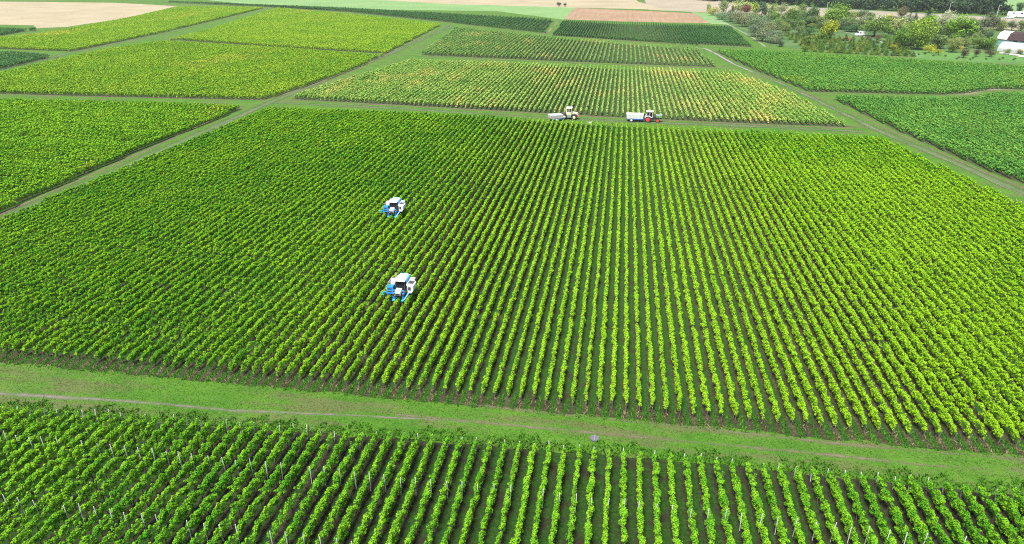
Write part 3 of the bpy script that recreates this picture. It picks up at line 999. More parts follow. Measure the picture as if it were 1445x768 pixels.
# ------------------------------------------------------------------ trees
def crown(kind, seed, nq=1300, fs=0.05):
    """leaf clumps filling a crown of unit height; returns quads and tints"""
    rg = np.random.default_rng(seed)
    K = {'round': 30, 'oval': 26, 'cone': 30, 'column': 22, 'shrub': 16, 'spread': 34}[kind]
    cs, rs = [], []
    for _ in range(K):
        while True:
            p = rg.uniform(-1, 1, 3)
            if np.linalg.norm(p) < 1:
                break
        p = p / max(np.linalg.norm(p), 0.2) * rg.uniform(0.45, 0.95) if rg.random() < 0.75 else p * 0.6
        if kind == 'cone':
            t = rg.random() ** 1.3
            ang = rg.uniform(0, 6.28)
            r = 0.34 * (1 - t) * rg.uniform(0.5, 1.0)
            c = (r * math.cos(ang), r * math.sin(ang), 0.10 + 0.85 * t)
            br = 0.16 * (1 - t) + 0.05
        elif kind == 'column':
            t = rg.random()
            ang = rg.uniform(0, 6.28)
            r = 0.14 * math.sin(math.pi * (0.15 + 0.8 * t))
            c = (r * math.cos(ang), r * math.sin(ang), 0.08 + 0.86 * t)
            br = 0.11
        elif kind == 'shrub':
            c = (p[0] * 0.42, p[1] * 0.42, 0.45 + p[2] * 0.42)
            br = rg.uniform(0.16, 0.26)
        elif kind == 'spread':
            c = (p[0] * 0.46, p[1] * 0.46, 0.62 + p[2] * 0.25)
            br = rg.uniform(0.10, 0.18)
        elif kind == 'oval':
            c = (p[0] * 0.30, p[1] * 0.30, 0.52 + p[2] * 0.40)
            br = rg.uniform(0.11, 0.17)
        else:
            c = (p[0] * 0.40, p[1] * 0.40, 0.52 + p[2] * 0.40)
            br = rg.uniform(0.12, 0.19)
        cs.append(c)
        rs.append(br)
    cs, rs = np.array(cs), np.array(rs)
    i = rg.choice(K, nq, p=rs ** 2 / np.sum(rs ** 2))
    d = rg.normal(0, 1, (nq, 3))
    d /= np.linalg.norm(d, axis=1, keepdims=True)
    c = cs[i] + d * (rs[i] * rg.uniform(0.55, 1.12, nq))[:, None]
    c[:, 2] = np.clip(c[:, 2], 0.02, 1.05)
    ti = np.clip(0.5 + 0.22 * rg.normal(0, 1, K)[i] + rg.normal(0, 0.16, nq), 0, 1)
    return leaf_quads(c, d + np.array([0, 0, 0.4]), np.full(nq, fs), rg, 0.85, 0.45), ti


def trunk_mesh(kind, seed):
    rg = random.Random(seed)
    b = MB()
    h = {'round': 0.55, 'oval': 0.6, 'cone': 0.85, 'column': 0.8, 'shrub': 0.4, 'spread': 0.5}[kind]
    b.tube((0, 0, -0.02), (0.01, 0, h * 0.55), 0.028, 0.021, 7)
    b.tube((0.01, 0, h * 0.55), (0.0, 0.01, h), 0.021, 0.01, 6)
    for _ in range(5):
        a, z = rg.uniform(0, 6.28), rg.uniform(0.35, 0.8) * h
        r = rg.uniform(0.14, 0.26) * (0.5 if kind in ('cone', 'column') else 1)
        b.tube((0, 0, z), (r * math.cos(a), r * math.sin(a), z + r * 0.9), 0.011, 0.005, 5)
    o = b.build('trunk', M['bark'])
    me = o.data
    bpy.data.objects.remove(o)
    return me


CROWN, TRUNK = {}, {}
for kd in ('round', 'oval', 'cone', 'column', 'shrub', 'spread'):
    CROWN[kd] = []
    for sdx in range(3):
        co, ti = crown(kd, sdx * 7 + len(kd), 2600 if kd in ('round', 'spread') else 1700, 0.042)
        CROWN[kd].append(quads_mesh('crown_' + kd, co, ti, M['tree_leaf']))
    TRUNK[kd] = trunk_mesh(kd, len(kd))
tr = random.Random(3)
NAMES = {'round': 'broadleaf_tree', 'oval': 'broadleaf_tree', 'cone': 'conifer_tree', 'column': 'columnar_tree', 'shrub': 'shrub', 'spread': 'broadleaf_tree'}


def tree(px, py, hpx, wpx, kind, col, label, group=None, cat=None):
    x, y = at(px, py)
    s = px_per_m(py)
    h, w = hpx / s * 1.18, wpx / s * 1.28
    base_w = {'round': 0.86, 'oval': 0.70, 'cone': 0.60, 'column': 0.42, 'shrub': 0.98, 'spread': 1.0}[kind]
    o = empty(NAMES[kind], (x, y, 0), tr.uniform(0, 6.28))
    tag(o, label, cat or ('shrub' if kind == 'shrub' else 'tree'), group)
    c = link('crown', CROWN[kind][tr.randrange(3)], o)
    sx = w / base_w
    c.scale = (sx, sx * tr.uniform(0.9, 1.1), h)
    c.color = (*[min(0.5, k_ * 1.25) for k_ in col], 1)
    t = link('trunk', TRUNK[kind], o)
    t.scale = (sx, sx, h)
    return o


PALE, SILV = (0.20, 0.24, 0.11), (0.20, 0.23, 0.17)
MIDG, LIME, YELL = (0.075, 0.135, 0.030), (0.14, 0.21, 0.028), (0.30, 0.30, 0.035)
YELL = (0.24, 0.26, 0.035)
DARK, BLUEG, COPP = (0.022, 0.048, 0.022), (0.055, 0.10, 0.065), (0.12, 0.05, 0.04)
GREY, PURP, BRIT = (0.095, 0.145, 0.075), (0.045, 0.028, 0.035), (0.085, 0.19, 0.022)
TREES = [
    (1000, 19, 14, 8, 'oval', PALE, 'pale slim tree at the field corner where the tree belt begins'),
    (1006, 22, 12, 14, 'shrub', (0.22, 0.24, 0.05), 'yellow-green bush beside the pale slim tree at the field corner'),
    (1020, 20, 18, 13, 'oval', (0.13, 0.18, 0.085), 'lone grey-green tree standing out against the tan field'),
    (1033, 21, 11, 8, 'cone', BLUEG, 'small dark conifer just before the copper-red tree'),
    (1045, 20, 17, 24, 'round', PALE, 'broad pale tree behind the copper-red tree'),
    (1052, 21, 12, 13, 'round', COPP, 'copper-red leaved tree in the tree belt'),
    (1065, 23, 19, 14, 'oval', LIME, 'bright lime tree to the right of the copper-red tree'),
    (1074, 26, 19, 10, 'column', BLUEG, 'tall blue-green column tree between lime tree and pale tree'),
    (1081, 22, 15, 11, 'round', PALE, 'pale cream-green tree behind the blue-green column tree'),
    (1088, 24, 13, 10, 'cone', (0.03, 0.075, 0.04), 'dark pointed conifer among pale trees'),
    (1094, 20, 12, 13, 'round', PALE, 'pale rounded tree behind the dark pointed conifer'),
    (1103, 21, 14, 12, 'round', (0.17, 0.21, 0.11), 'pale spreading tree right of the dark pointed conifer'),
    (1117, 38, 23, 15, 'oval', (0.06, 0.125, 0.022), 'dense mid-green tree with full crown down to the nursery lawn'),
    (1121, 22, 12, 16, 'round', PALE, 'pale hazy tree behind the dense mid-green tree'),
    (1131, 24, 17, 12, 'oval', (0.10, 0.16, 0.05), 'green oval tree with clear trunk beside the dark round tree'),
    (1144, 37, 25, 19, 'round', (0.06, 0.11, 0.045), 'dark round tree left of the biggest nursery tree'),
    (1174, 40, 29, 36, 'round', (0.10, 0.18, 0.030), 'biggest green nursery tree, broad crown behind the yellow-green one'),
    (1166, 56, 27, 21, 'oval', (0.19, 0.235, 0.018), 'yellow-green tree in front of the biggest nursery tree'),
    (1187, 42, 16, 16, 'round', GREY, 'grey-green tree at the foot of the biggest nursery tree'),
    (1215, 29, 14, 14, 'round', (0.055, 0.095, 0.045), 'dark rounded tree against the tan field above the white van'),
    (1227, 30, 12, 12, 'round', GREY, 'grey-green tree beside the dark rounded tree at the tan field'),
    (1233, 52, 25, 33, 'round', (0.085, 0.15, 0.035), 'wide green tree just right of the white nursery van'),
    (1248, 46, 25, 12, 'oval', YELL, 'bright yellow tree behind the wide green tree'),
    (1258, 31, 8, 18, 'shrub', DARK, 'dark low thicket below the brownish round tree'),
    (1271, 27, 15, 14, 'round', (0.10, 0.10, 0.06), 'brownish round tree reaching up to the motorway'),
    (1265, 49, 22, 21, 'round', PALE, 'pale weeping tree between yellow tree and light green group'),
    (1278, 40, 16, 16, 'round', (0.10, 0.13, 0.11), 'blue-grey tree behind the pale weeping tree'),
    (1283, 30, 11, 8, 'cone', DARK, 'first dark conifer of a pair near the motorway'),
    (1291, 30, 10, 7, 'cone', (0.03, 0.06, 0.03), 'second, slightly paler conifer of the pair near the motorway'),
    (1272, 70, 30, 22, 'round', (0.075, 0.15, 0.026), 'green tree standing at the bend of the pale nursery path'),
    (1295, 70, 41, 31, 'round', (0.13, 0.21, 0.028), 'tall light green tree with lime top beside the path bend tree'),
    (1308, 31, 15, 11, 'cone', DARK, 'black-green leaning conifer at the tan field edge'),
    (1313, 38, 15, 15, 'round', BRIT, 'bright green tree just below the black-green conifer'),
    (1332, 50, 30, 24, 'round', SILV, 'silver-grey tree standing out in the middle of the grove'),
    (1318, 58, 22, 18, 'round', (0.08, 0.11, 0.05), 'olive tree between tall light green tree and silver-grey tree'),
    (1350, 59, 34, 34, 'round', (0.085, 0.175, 0.022), 'big vivid green tree with yellowish top right of the silver one'),
    (1371, 59, 22, 20, 'oval', (0.035, 0.06, 0.035), 'dark tree right of the vivid green tree'),
    (1371, 36, 10, 11, 'shrub', DARK, 'black-green bush on the tan field strip'),
    (1394, 43, 21, 20, 'round', (0.075, 0.10, 0.06), 'dark grey-green tree between tan strip and barn'),
    (1383, 58, 17, 16, 'round', GREY, 'grey-green tree left of the white barn gable'),
    (1323, 69, 19, 20, 'round', (0.10, 0.15, 0.06), 'soft grey-green tree behind the round yellow bush'),
    (1343, 74, 19, 19, 'round', (0.13, 0.17, 0.055), 'pale green tree with orange tinge at the lawn edge'),
    (1360, 69, 14, 13, 'round', (0.13, 0.165, 0.06), 'small pale tree behind the first purple bush'),
    (1312, 75, 12, 14, 'shrub', (0.24, 0.26, 0.02), 'round bright yellow bush on the lawn'),
    (1324, 78, 8, 9, 'oval', (0.22, 0.25, 0.03), 'small yellow-green standard tree beside the round yellow bush'),
    (1356, 71, 6, 6, 'shrub', (0.32, 0.25, 0.03), 'tiny orange-yellow bush beside the first purple bush'),
    (1359, 82, 13, 11, 'shrub', PURP, 'first purple-black bush along the lawn, beside the orange-yellow one'),
    (1377, 80, 11, 8, 'shrub', PURP, 'narrow purple-black bush in the middle of the three'),
    (1396, 80, 10, 13, 'shrub', (0.05, 0.032, 0.036), 'broad purple-black bush nearest the white tunnel'),
    (1381, 69, 15, 15, 'round', (0.10, 0.165, 0.05), 'green tree behind the middle purple bush'),
    (1396, 71, 18, 15, 'round', (0.09, 0.17, 0.035), 'fresh green tree beside the white tunnel entrance'),
    (1391, 60, 13, 13, 'round', (0.04, 0.08, 0.04), 'dark green tree directly left of the teal netting'),
    (1413, 43, 13, 13, 'round', (0.13, 0.16, 0.085), 'olive pale tree behind the left end of the barn roof'),
    (1427, 43, 12, 13, 'round', (0.085, 0.12, 0.07), 'grey-green tree behind the middle of the barn roof'),
    (1440, 44, 14, 12, 'round', (0.10, 0.15, 0.06), 'green tree behind the roof at the picture edge'),
    (1421, 77, 8, 10, 'shrub', (0.14, 0.19, 0.05), 'light green bush in front of the white tunnel'),
    (1438, 76, 7, 9, 'shrub', (0.16, 0.17, 0.055), 'olive bush in front of the tunnel, near the picture edge'),
    (1437, 18, 13, 10, 'round', (0.035, 0.075, 0.035), 'lone dark tree beyond the vehicles on the motorway'),
    (789, 9, 5.0, 6.5, 'round', (0.05, 0.07, 0.05), 'wider of two tiny trees at the meadow edge above the brown field'),
    (797.5, 9.3, 4.6, 4.0, 'round', (0.05, 0.07, 0.05), 'narrower of two tiny trees at the meadow edge above the brown field'),
    (1082, 38, 5, 6, 'shrub', BLUEG, 'small round blue-green bush, first of three balls on the lawn'),
    (1091, 38, 5, 7, 'shrub', (0.06, 0.09, 0.06), 'small round grey-green bush in the middle of three balls'),
    (1098, 39, 5.5, 6, 'shrub', DARK, 'small round black-green bush, darkest of three balls'),
    (1092, 33, 8, 17, 'shrub', (0.19, 0.20, 0.06), 'yellowish bushy clump behind the three ball bushes'),
    (1100, 66, 9, 11, 'shrub', (0.05, 0.06, 0.045), 'dark purplish bush at the near end of the scrub belt'),
    (1202, 45, 10, 26, 'shrub', (0.035, 0.085, 0.035), 'dense dark green thicket left of the white van'),
    (1211, 45.5, 10, 8, 'cone', (0.02, 0.05, 0.03), 'narrow dark conifer directly behind the white van'),
    (1197, 38, 9, 24, 'shrub', (0.07, 0.14, 0.04), 'fresh green thicket behind the dark thicket'),
    (1160, 41, 9, 14, 'shrub', GREY, 'grey-green bushes between the dark round tree and the lawn'),
    (1147, 40, 7, 14, 'shrub', (0.10, 0.15, 0.05), 'light green bush below the dark round tree'),
    (1224, 56, 5, 9, 'shrub', (0.085, 0.07, 0.05), 'low brown bush beside the white van'),
    (1239, 57, 8, 12, 'shrub', (0.10, 0.085, 0.05), 'brown-red bush at the foot of the wide green tree'),
    (1252, 58, 9, 16, 'shrub', (0.06, 0.13, 0.035), 'green bush between the brown-red bush and the path bend tree'),
    (1260, 70, 7, 10, 'shrub', (0.22, 0.24, 0.02), 'yellow mushroom-shaped bush by the pale nursery path'),
    (1140, 65, 14, 16, 'oval', (0.09, 0.135, 0.035), 'olive tree rising from the nursery conifer rows'),
    (1150, 54, 4.5, 10, 'shrub', (0.17, 0.22, 0.03), 'low lime cushion bush left of the yellow-green tree'),
    (1105, 46, 6, 10, 'shrub', (0.14, 0.13, 0.06), 'rusty low bush at the far edge of the potted plants'),
]
for t in TREES:
    tree(*t)
# scrub belt beside the pale path
SCRUB = [(1018, 28, 9, 14), (1030, 31, 12, 17), (1043, 34, 14, 20), (1052, 38, 14, 20), (1062, 38, 15, 18), (1063, 28, 8, 16), (1072, 46, 18, 22), (1064, 52, 14, 18), (1076, 58, 16, 20), (1087, 60, 14, 18),
         (1088, 48, 14, 18), (1095, 62, 10, 14), (1054, 30, 10, 16), (1077, 36, 12, 14), (1040, 27, 8, 14), (1098, 55, 10, 12)]
for k, (px, py, hp, wp) in enumerate(SCRUB):
    c = (0.085 + 0.03 * tr.random(), 0.12 + 0.035 * tr.random(), 0.07 + 0.02 * tr.random())
    tree(px, py, hp * 1.15, wp * 1.25, 'shrub', c, 'grey-green scrub bush in the dense belt beside the pale path', 'scrub bushes along the pale path')
# rows of young nursery conifers
n_con = 0
for r_ in range(6):
    t = r_ / 5
    xa, ya = 1112 + 26 * t, 52 + 21 * t
    xb, yb = 1262 + 26 * t, 63 + 17 * t
    k = 16 if r_ > 1 else 14
    for j in range(k):
        u = (j + tr.uniform(-0.25, 0.25)) / (k - 1)
        hp = tr.uniform(6.0, 9.5)
        col = tr.choice([(0.065, 0.125, 0.020), (0.085, 0.145, 0.022), (0.115, 0.150, 0.026), (0.045, 0.10, 0.02)])
        tree(xa + (xb - xa) * u, ya + (yb - ya) * u, hp, hp * 0.75, 'cone', col, 'young olive-green conifer standing in the dense nursery rows', 'young conifers in the nursery rows', 'conifer')
for j in range(13):
    tree(1108 + j * 5.2 + tr.uniform(-1, 1), 50.5 + j * 0.30, tr.uniform(3.5, 5), tr.uniform(4, 5.5), 'shrub', tr.choice([(0.05, 0.09, 0.03), (0.14, 0.17, 0.03), (0.05, 0.04, 0.035), (0.10, 0.13, 0.03)]),
         'small potted nursery bush standing behind the young conifer rows', 'potted bushes behind the conifer rows')
for (px, py) in [(1290, 77), (1296, 78), (1305, 77), (1317, 79.5), (1334, 80), (1350, 84), (1353, 82.5), (1369, 85), (1373, 83), (1391, 84.5), (1410, 85), (1415, 83), (1430, 85.5), (1432, 84)]:
    tree(px, py, 2.6, 3.2, 'shrub', (0.02, 0.04, 0.02), 'tiny dark bush planted on the lawn above the deep green vines', 'tiny dark bushes on the lawn')

for k in range(120):
    px, py = tr.uniform(1060, 1440), tr.uniform(26, 68)
    if py > 28 + (px - 1060) * 0.115 + 14 and px < 1270 or (1180 < px < 1270 and py > 44) or (px > 1400 and py > 44) or py < 14 + (px - 1000) * 0.062:
        continue
    c = tr.choice([(0.045, 0.10, 0.03), (0.035, 0.07, 0.035), (0.08, 0.125, 0.045), (0.065, 0.085, 0.05), (0.11, 0.145, 0.045)])
    tree(px, py, tr.uniform(8, 15), tr.uniform(12, 22), 'shrub', c, 'leafy garden bush filling the nursery ground between the trees', 'bushes between the nursery trees')

for k in range(60):
    px = tr.uniform(1070, 1400)
    lo = 16 + (px - 1000) * 0.062 + 6
    py = tr.uniform(lo, lo + (14 if px < 1260 else 26))
    if (1196 < px < 1232 and py > 42) or (px > 1398 and py > 44):
        continue
    c = tr.choice([(0.09, 0.15, 0.045), (0.06, 0.11, 0.04), (0.12, 0.165, 0.065), (0.05, 0.09, 0.045), (0.13, 0.16, 0.09), (0.085, 0.155, 0.03)])
    tree(px, py, tr.uniform(9, 17), tr.uniform(10, 18), tr.choice(('round', 'round', 'oval')), c, 'soft green tree crowded in among its neighbours in the nursery grove', 'crowded trees of the nursery grove')

# far wood behind the motorway: one mass
fco, fti, fcol = [], [], []
rg = np.random.default_rng(4)
base = [(930, -4), (985, 0.5), (1025, 3.6), (1135, 9.6), (1295, 17.6), (1418, 22.0)]
protos = [crown(k_, s_, 420, 0.095) for k_, s_ in (('round', 1), ('round', 2), ('oval', 3), ('spread', 4))]
for lane in range(5):
    for i in range(34):
        u = (i + rg.uniform(0, 1)) / 34
        px = 930 + (1418 - 930) * u
        py = np.interp(px, [p[0] for p in base], [p[1] for p in base]) - 0.2
        x, y = at(px, py)
        x, y = x + lane * 5 * 0.35, y + lane * 9.0
        co, ti = protos[rg.integers(4)]
        hh, ww = rg.uniform(9.5, 15), rg.uniform(9, 14)
        if lane == 0:
            hh *= 0.85
        a = rg.uniform(0, 6.28)
        rm = np.array([[math.cos(a), -math.sin(a), 0], [math.sin(a), math.cos(a), 0], [0, 0, 1]])
        c2 = co @ rm.T * np.array([ww, ww, hh]) + np.array([x, y, -1.0 if lane == 0 else 0])
        fco.append(c2)
        fti.append(np.clip(ti * 0.6 + rg.uniform(0, 0.4), 0, 1))
me = quads_mesh('far_wood', np.concatenate(fco), np.concatenate(fti), M['tree_leaf'])
o = link('far_wood', me)
o.color = (0.036, 0.068, 0.036, 1)
tag(o, 'dense dark wood running behind the motorway', 'wood', None, 'stuff')


# ------------------------------------------------------------------ vehicles
def wheel(parent, c, r, w, rim_mat, side=1, name='wheel', rim=0.55):
    """tyre with rim as sub-part; axle along local X"""
    t = MB().lathe([(r * 0.62, -w / 2), (r * 0.93, -w / 2), (r, -w * 0.3), (r, w * 0.3), (r * 0.93, w / 2), (r * 0.62, w / 2)], c, (1, 0, 0), 20)
    for k in range(12):                                     # lugs
        a = 2 * math.pi * k / 12
        p = Vector((c[0], c[1] + math.cos(a) * r, c[2] + math.sin(a) * r))
        q = Vector((c[0], c[1] + math.cos(a) * (r - 0.05), c[2] + math.sin(a) * (r - 0.05)))
        t.tube(q + Vector((-w * 0.42, 0, 0)), p + Vector((w * 0.42, 0, 0)), 0.035, 0.035, 4)
    o = t.build(name, M['black'], parent)
    MB().lathe([(r * 0.10, -w * 0.52), (r * rim, -w * 0.50), (r * rim, -w * 0.40), (r * rim, w * 0.40), (r * rim, w * 0.50), (r * 0.10, w * 0.52)], c, (1, 0, 0), 16).build('rim', rim_mat, o)
    return o


def make_harvester(label, loc):
    o = empty('grape_harvester', (*loc, 0))
    tag(o, label, 'grape harvester', 'blue and white straddle harvesters')
    f = MB()
    for sx in (-0.62, 0.62):
        f.box(sx - 0.10, sx + 0.10, -1.35, 2.3, 1.45, 1.68)
    f.box(-0.75, 0.75, 2.1, 2.3, 1.45, 1.7).box(-0.75, 0.75, -0.5, -0.3, 1.5, 1.72).box(-0.95, 0.95, -0.28, 1.9, 1.7, 1.86)
    f.build('frame', M['dark'], o, 0.015)
    MB().hexa([(-0.60, -0.42, 1.86), (0.60, -0.42, 1.86), (-0.60, 1.15, 1.86), (0.60, 1.15, 1.86), (-0.55, -0.22, 2.86), (0.55, -0.22, 2.86), (-0.55, 1.10, 2.86), (0.55, 1.10, 2.86)]).build('cab', M['glass'], o, 0.03)
    p = MB()
    for sx in (-0.59, 0.59):
        p.tube((sx, -0.42, 1.86), (sx * 0.93, -0.22, 2.86), 0.035, seg=6).tube((sx, 0.5, 1.86), (sx * 0.95, 0.5, 2.86), 0.03, seg=6)
    p.build('cab_pillars', M['dark'], o)
    MB().hexa([(-0.80, -0.50, 2.87), (0.72, -0.50, 2.87), (-0.50, 1.55, 2.87), (0.62, 1.55, 2.87), (-0.74, -0.44, 3.04), (0.66, -0.44, 3.04), (-0.46, 1.50, 3.06), (0.56, 1.50, 3.06)]).build('roof', M['roof_white'], o, 0.04)
    v = MB()
    for x in (-0.2, 0.2):
        v.box(x - 0.10, x + 0.10, 1.18, 1.34, 3.05, 3.09)
    v.box(-0.45, 0.5, 1.56, 1.72, 2.85, 3.02)
    v.build('roof_vents', M['blue_lite'], o, 0.01)
    # nose
    MB().hexa([(-0.36, -1.62, 1.55), (0.36, -1.62, 1.55), (-0.36, -0.62, 1.70), (0.36, -0.62, 1.70), (-0.32, -1.50, 2.02), (0.32, -1.50, 2.02), (-0.36, -0.68, 2.16), (0.36, -0.68, 2.16)]).build('nose', M['roof_white'], o, 0.05)
    # lamps on stalks at the nose
    for sx in (-1, 1):
        MB().tube((sx * 0.36, -0.95, 1.95), (sx * 0.58, -0.98, 1.95), 0.025, seg=6).box(sx * 0.58 - 0.08, sx * 0.58 + 0.08, -1.05, -0.93, 1.88, 2.02).build('headlight', M['blue_lite'], o)
    # blue box on the camera's left, with two dark slots in its front
    b = MB().hexa([(-1.62, -0.95, 1.45), (-0.78, -0.95, 1.45), (-1.62, -0.05, 1.45), (-0.78, -0.05, 1.45), (-1.58, -0.72, 2.28), (-0.78, -0.72, 2.28), (-1.58, -0.05, 2.28), (-0.78, -0.05, 2.28)]).build('hydraulic_box', M['blue'], o, 0.03)
    sl = MB()
    for z in (1.66, 1.96):
        y = -0.95 + (z - 1.45) / 0.83 * 0.23
        sl.box(-1.46, -0.94, y - 0.035, y + 0.1, z, z + 0.14)
    sl.build('vent_slots', M['dark'], b)
    # grating conveyor housing behind it
    g = MB()
    g.box(-1.60, -0.70, 0.0, 1.55, 1.70, 1.80)
    for y in np.linspace(0.02, 1.5, 7):
        g.box(-1.60, -1.55, y, y + 0.05, 1.8, 2.42).box(-0.75, -0.70, y, y + 0.05, 1.8, 2.42).box(-1.6, -0.7, y, y + 0.035, 2.42, 2.47)
    g.box(-1.62, -1.52, 0.0, 1.55, 2.42, 2.50).box(-0.78, -0.68, 0.0, 1.55, 2.42, 2.50)
    g.build('conveyor_grating', M['grate'], o)
    MB().prism([(-0.05, 1.8), (0.5, 2.55), (0.62, 2.75), (0.5, 2.75), (0.36, 2.6), (-0.1, 1.95)], -1.35, -0.85, 'x').build('discharge_chute', M['offwhite'], o, 0.02)
    MB().tube((-1.1, 1.5, 2.0), (-1.05, 1.75, 2.9), 0.09, 0.11, 10).build('exhaust', M['steel'], o)
    # white tank on the camera's right, dark opening in its front
    tk = MB().prism([(0.82, 1.75), (1.05, 1.50), (1.45, 1.50), (1.72, 1.85), (1.74, 2.45), (1.58, 2.62), (0.86, 2.62)], -0.62, 0.75).build('grape_tank', M['white'], o, 0.06)
    MB().box(1.08, 1.42, -0.66, -0.55, 1.92, 2.32).build('tank_hatch', M['dark'], tk, 0.03)
    MB().box(0.95, 1.62, -0.35, 0.6, 2.6, 2.632).build('tank_opening', M['dark'], tk)
    rt = MB()
    rt.box(0.80, 1.50, 0.80, 1.55, 1.75, 2.5)
    rt.build('engine_block', M['dark'], o, 0.04)
    MB().box(0.84, 1.46, 0.85, 1.5, 2.51, 2.64).build('engine_cover', M['offwhite'], o, 0.03)
    MB().hexa([(0.62, 0.0, 2.35), (0.80, 0.0, 2.35), (0.62, 1.7, 2.35), (0.80, 1.7, 2.35), (0.62, 0.2, 2.92), (0.74, 0.2, 2.92), (0.62, 1.6, 2.92), (0.74, 1.6, 2.92)]).build('side_panel', M['blue_lite'], o, 0.02)
    # blue legs and wheels
    for sx in (-1, 1):
        l = MB().hexa([(sx * 0.55 - 0.13, -1.30, 0.62), (sx * 0.55 + 0.13, -1.30, 0.62), (sx * 0.55 - 0.13, -1.02, 0.62), (sx * 0.55 + 0.13, -1.02, 0.62),
                       (sx * 0.62 - 0.12, -1.30, 1.72), (sx * 0.62 + 0.12, -1.30, 1.72), (sx * 0.62 - 0.12, -0.95, 1.72), (sx * 0.62 + 0.12, -0.95, 1.72)]).build('front_leg', M['blue'], o, 0.02)
        MB().box(sx * 0.55 - 0.16, sx * 0.55 + 0.16, -1.62, -0.72, 0.86, 0.98).build('mudguard', M['blue_lite'], l, 0.03)
        wheel(o, (sx * 0.55, -1.16, 0.44), 0.44, 0.26, M['blue_lite'])
        MB().box(sx * 0.60 - 0.12, sx * 0.60 + 0.12, 1.55, 1.85, 0.62, 1.6).build('rear_leg', M['blue'], o, 0.02)
        wheel(o, (sx * 0.60, 1.70, 0.52), 0.52, 0.30, M['blue_lite'])
    MB().hexa([(0.58, -1.42, 0.95), (0.78, -1.42, 0.95), (0.58, -1.22, 0.95), (0.78, -1.22, 0.95), (1.02, -0.85, 1.60), (1.24, -0.85, 1.60), (1.02, -0.62, 1.60), (1.24, -0.62, 1.60)]).build('fork_arm', M['blue'], o, 0.02)
    a = MB().hexa([(-1.42, -1.05, 0.55), (-1.22, -1.05, 0.55), (-1.42, -0.85, 0.55), (-1.22, -0.85, 0.55), (-1.72, -0.55, 1.62), (-1.50, -0.55, 1.62), (-1.72, -0.35, 1.62), (-1.50, -0.35, 1.62)])
    a.build('side_arm', M['blue'], o, 0.02)
    MB().tube((-1.70, -0.72, 1.55), (-2.10, -1.05, 1.62), 0.06, seg=6).tube((-2.10, -1.05, 1.62), (-1.92, -1.12, 1.32), 0.06, seg=6).build('outrigger', M['blue_lite'], o)
    st = MB()
    for z in (0.7, 1.0, 1.3):
        st.box(-1.15, -0.82, -0.75, -0.5, z, z + 0.04)
    for x in (-1.16, -0.82):
        st.box(x - 0.02, x + 0.02, -0.64, -0.6, 0.65, 1.5)
    st.build('ladder', M['steel'], o)
    ho = MB()
    for (x0, y0, z0, x1, y1, z1) in ((-0.95, -0.3, 2.3, -0.62, 0.2, 1.95), (-0.9, -0.1, 2.3, -0.62, 0.5, 1.9), (0.8, -0.7, 1.7, 0.5, -1.1, 1.5), (-0.7, -0.9, 1.6, -0.5, -1.2, 1.5)):
        ho.tube((x0, y0, z0), ((x0 + x1) / 2, (y0 + y1) / 2, min(z0, z1) - 0.12), 0.03, seg=5).tube(((x0 + x1) / 2, (y0 + y1) / 2, min(z0, z1) - 0.12), (x1, y1, z1), 0.03, seg=5)
    ho.build('hoses', M['black'], o)
    MB().box(0.815, 1.0, -0.64, -0.60, 1.62, 2.5).box(1.735, 1.745, 0.0, 0.05, 1.9, 2.42).build('tank_seams', M['dark'], tk)
    MB().box(-0.30, 0.30, -1.64, -1.56, 1.60, 1.86).build('nose_grille', M['dark'], o)
    dv = MB().box(-0.24, 0.24, 0.25, 0.75, 2.0, 2.08).box(-0.24, 0.24, 0.68, 0.78, 2.08, 2.6).build('driver_seat', M['dark'], o, 0.03)
    h = MB()
    h.tube((-0.75, 1.5, 1.86), (-0.75, 1.5, 2.8), 0.02, seg=6).tube((0.7, 1.9, 1.86), (0.7, 1.9, 2.8), 0.02, seg=6).tube((-0.75, 1.5, 2.8), (0.7, 1.9, 2.8), 0.02, seg=6)
    h.build('handrail', M['steel'], o)
    return o


h1x, h2x = HROW
hv = make_harvester('lower and nearer blue and white straddle harvester among the vine rows', (h1x, HARV[0][1] + 1.0))
hv.scale = (0.88, 0.88, 0.93)
hv2 = copy_tree(hv)
hv2.location = (h2x, HARV[1][1] + 1.0, 0)
hv2['label'] = 'upper and farther blue and white straddle harvester among the vine rows'


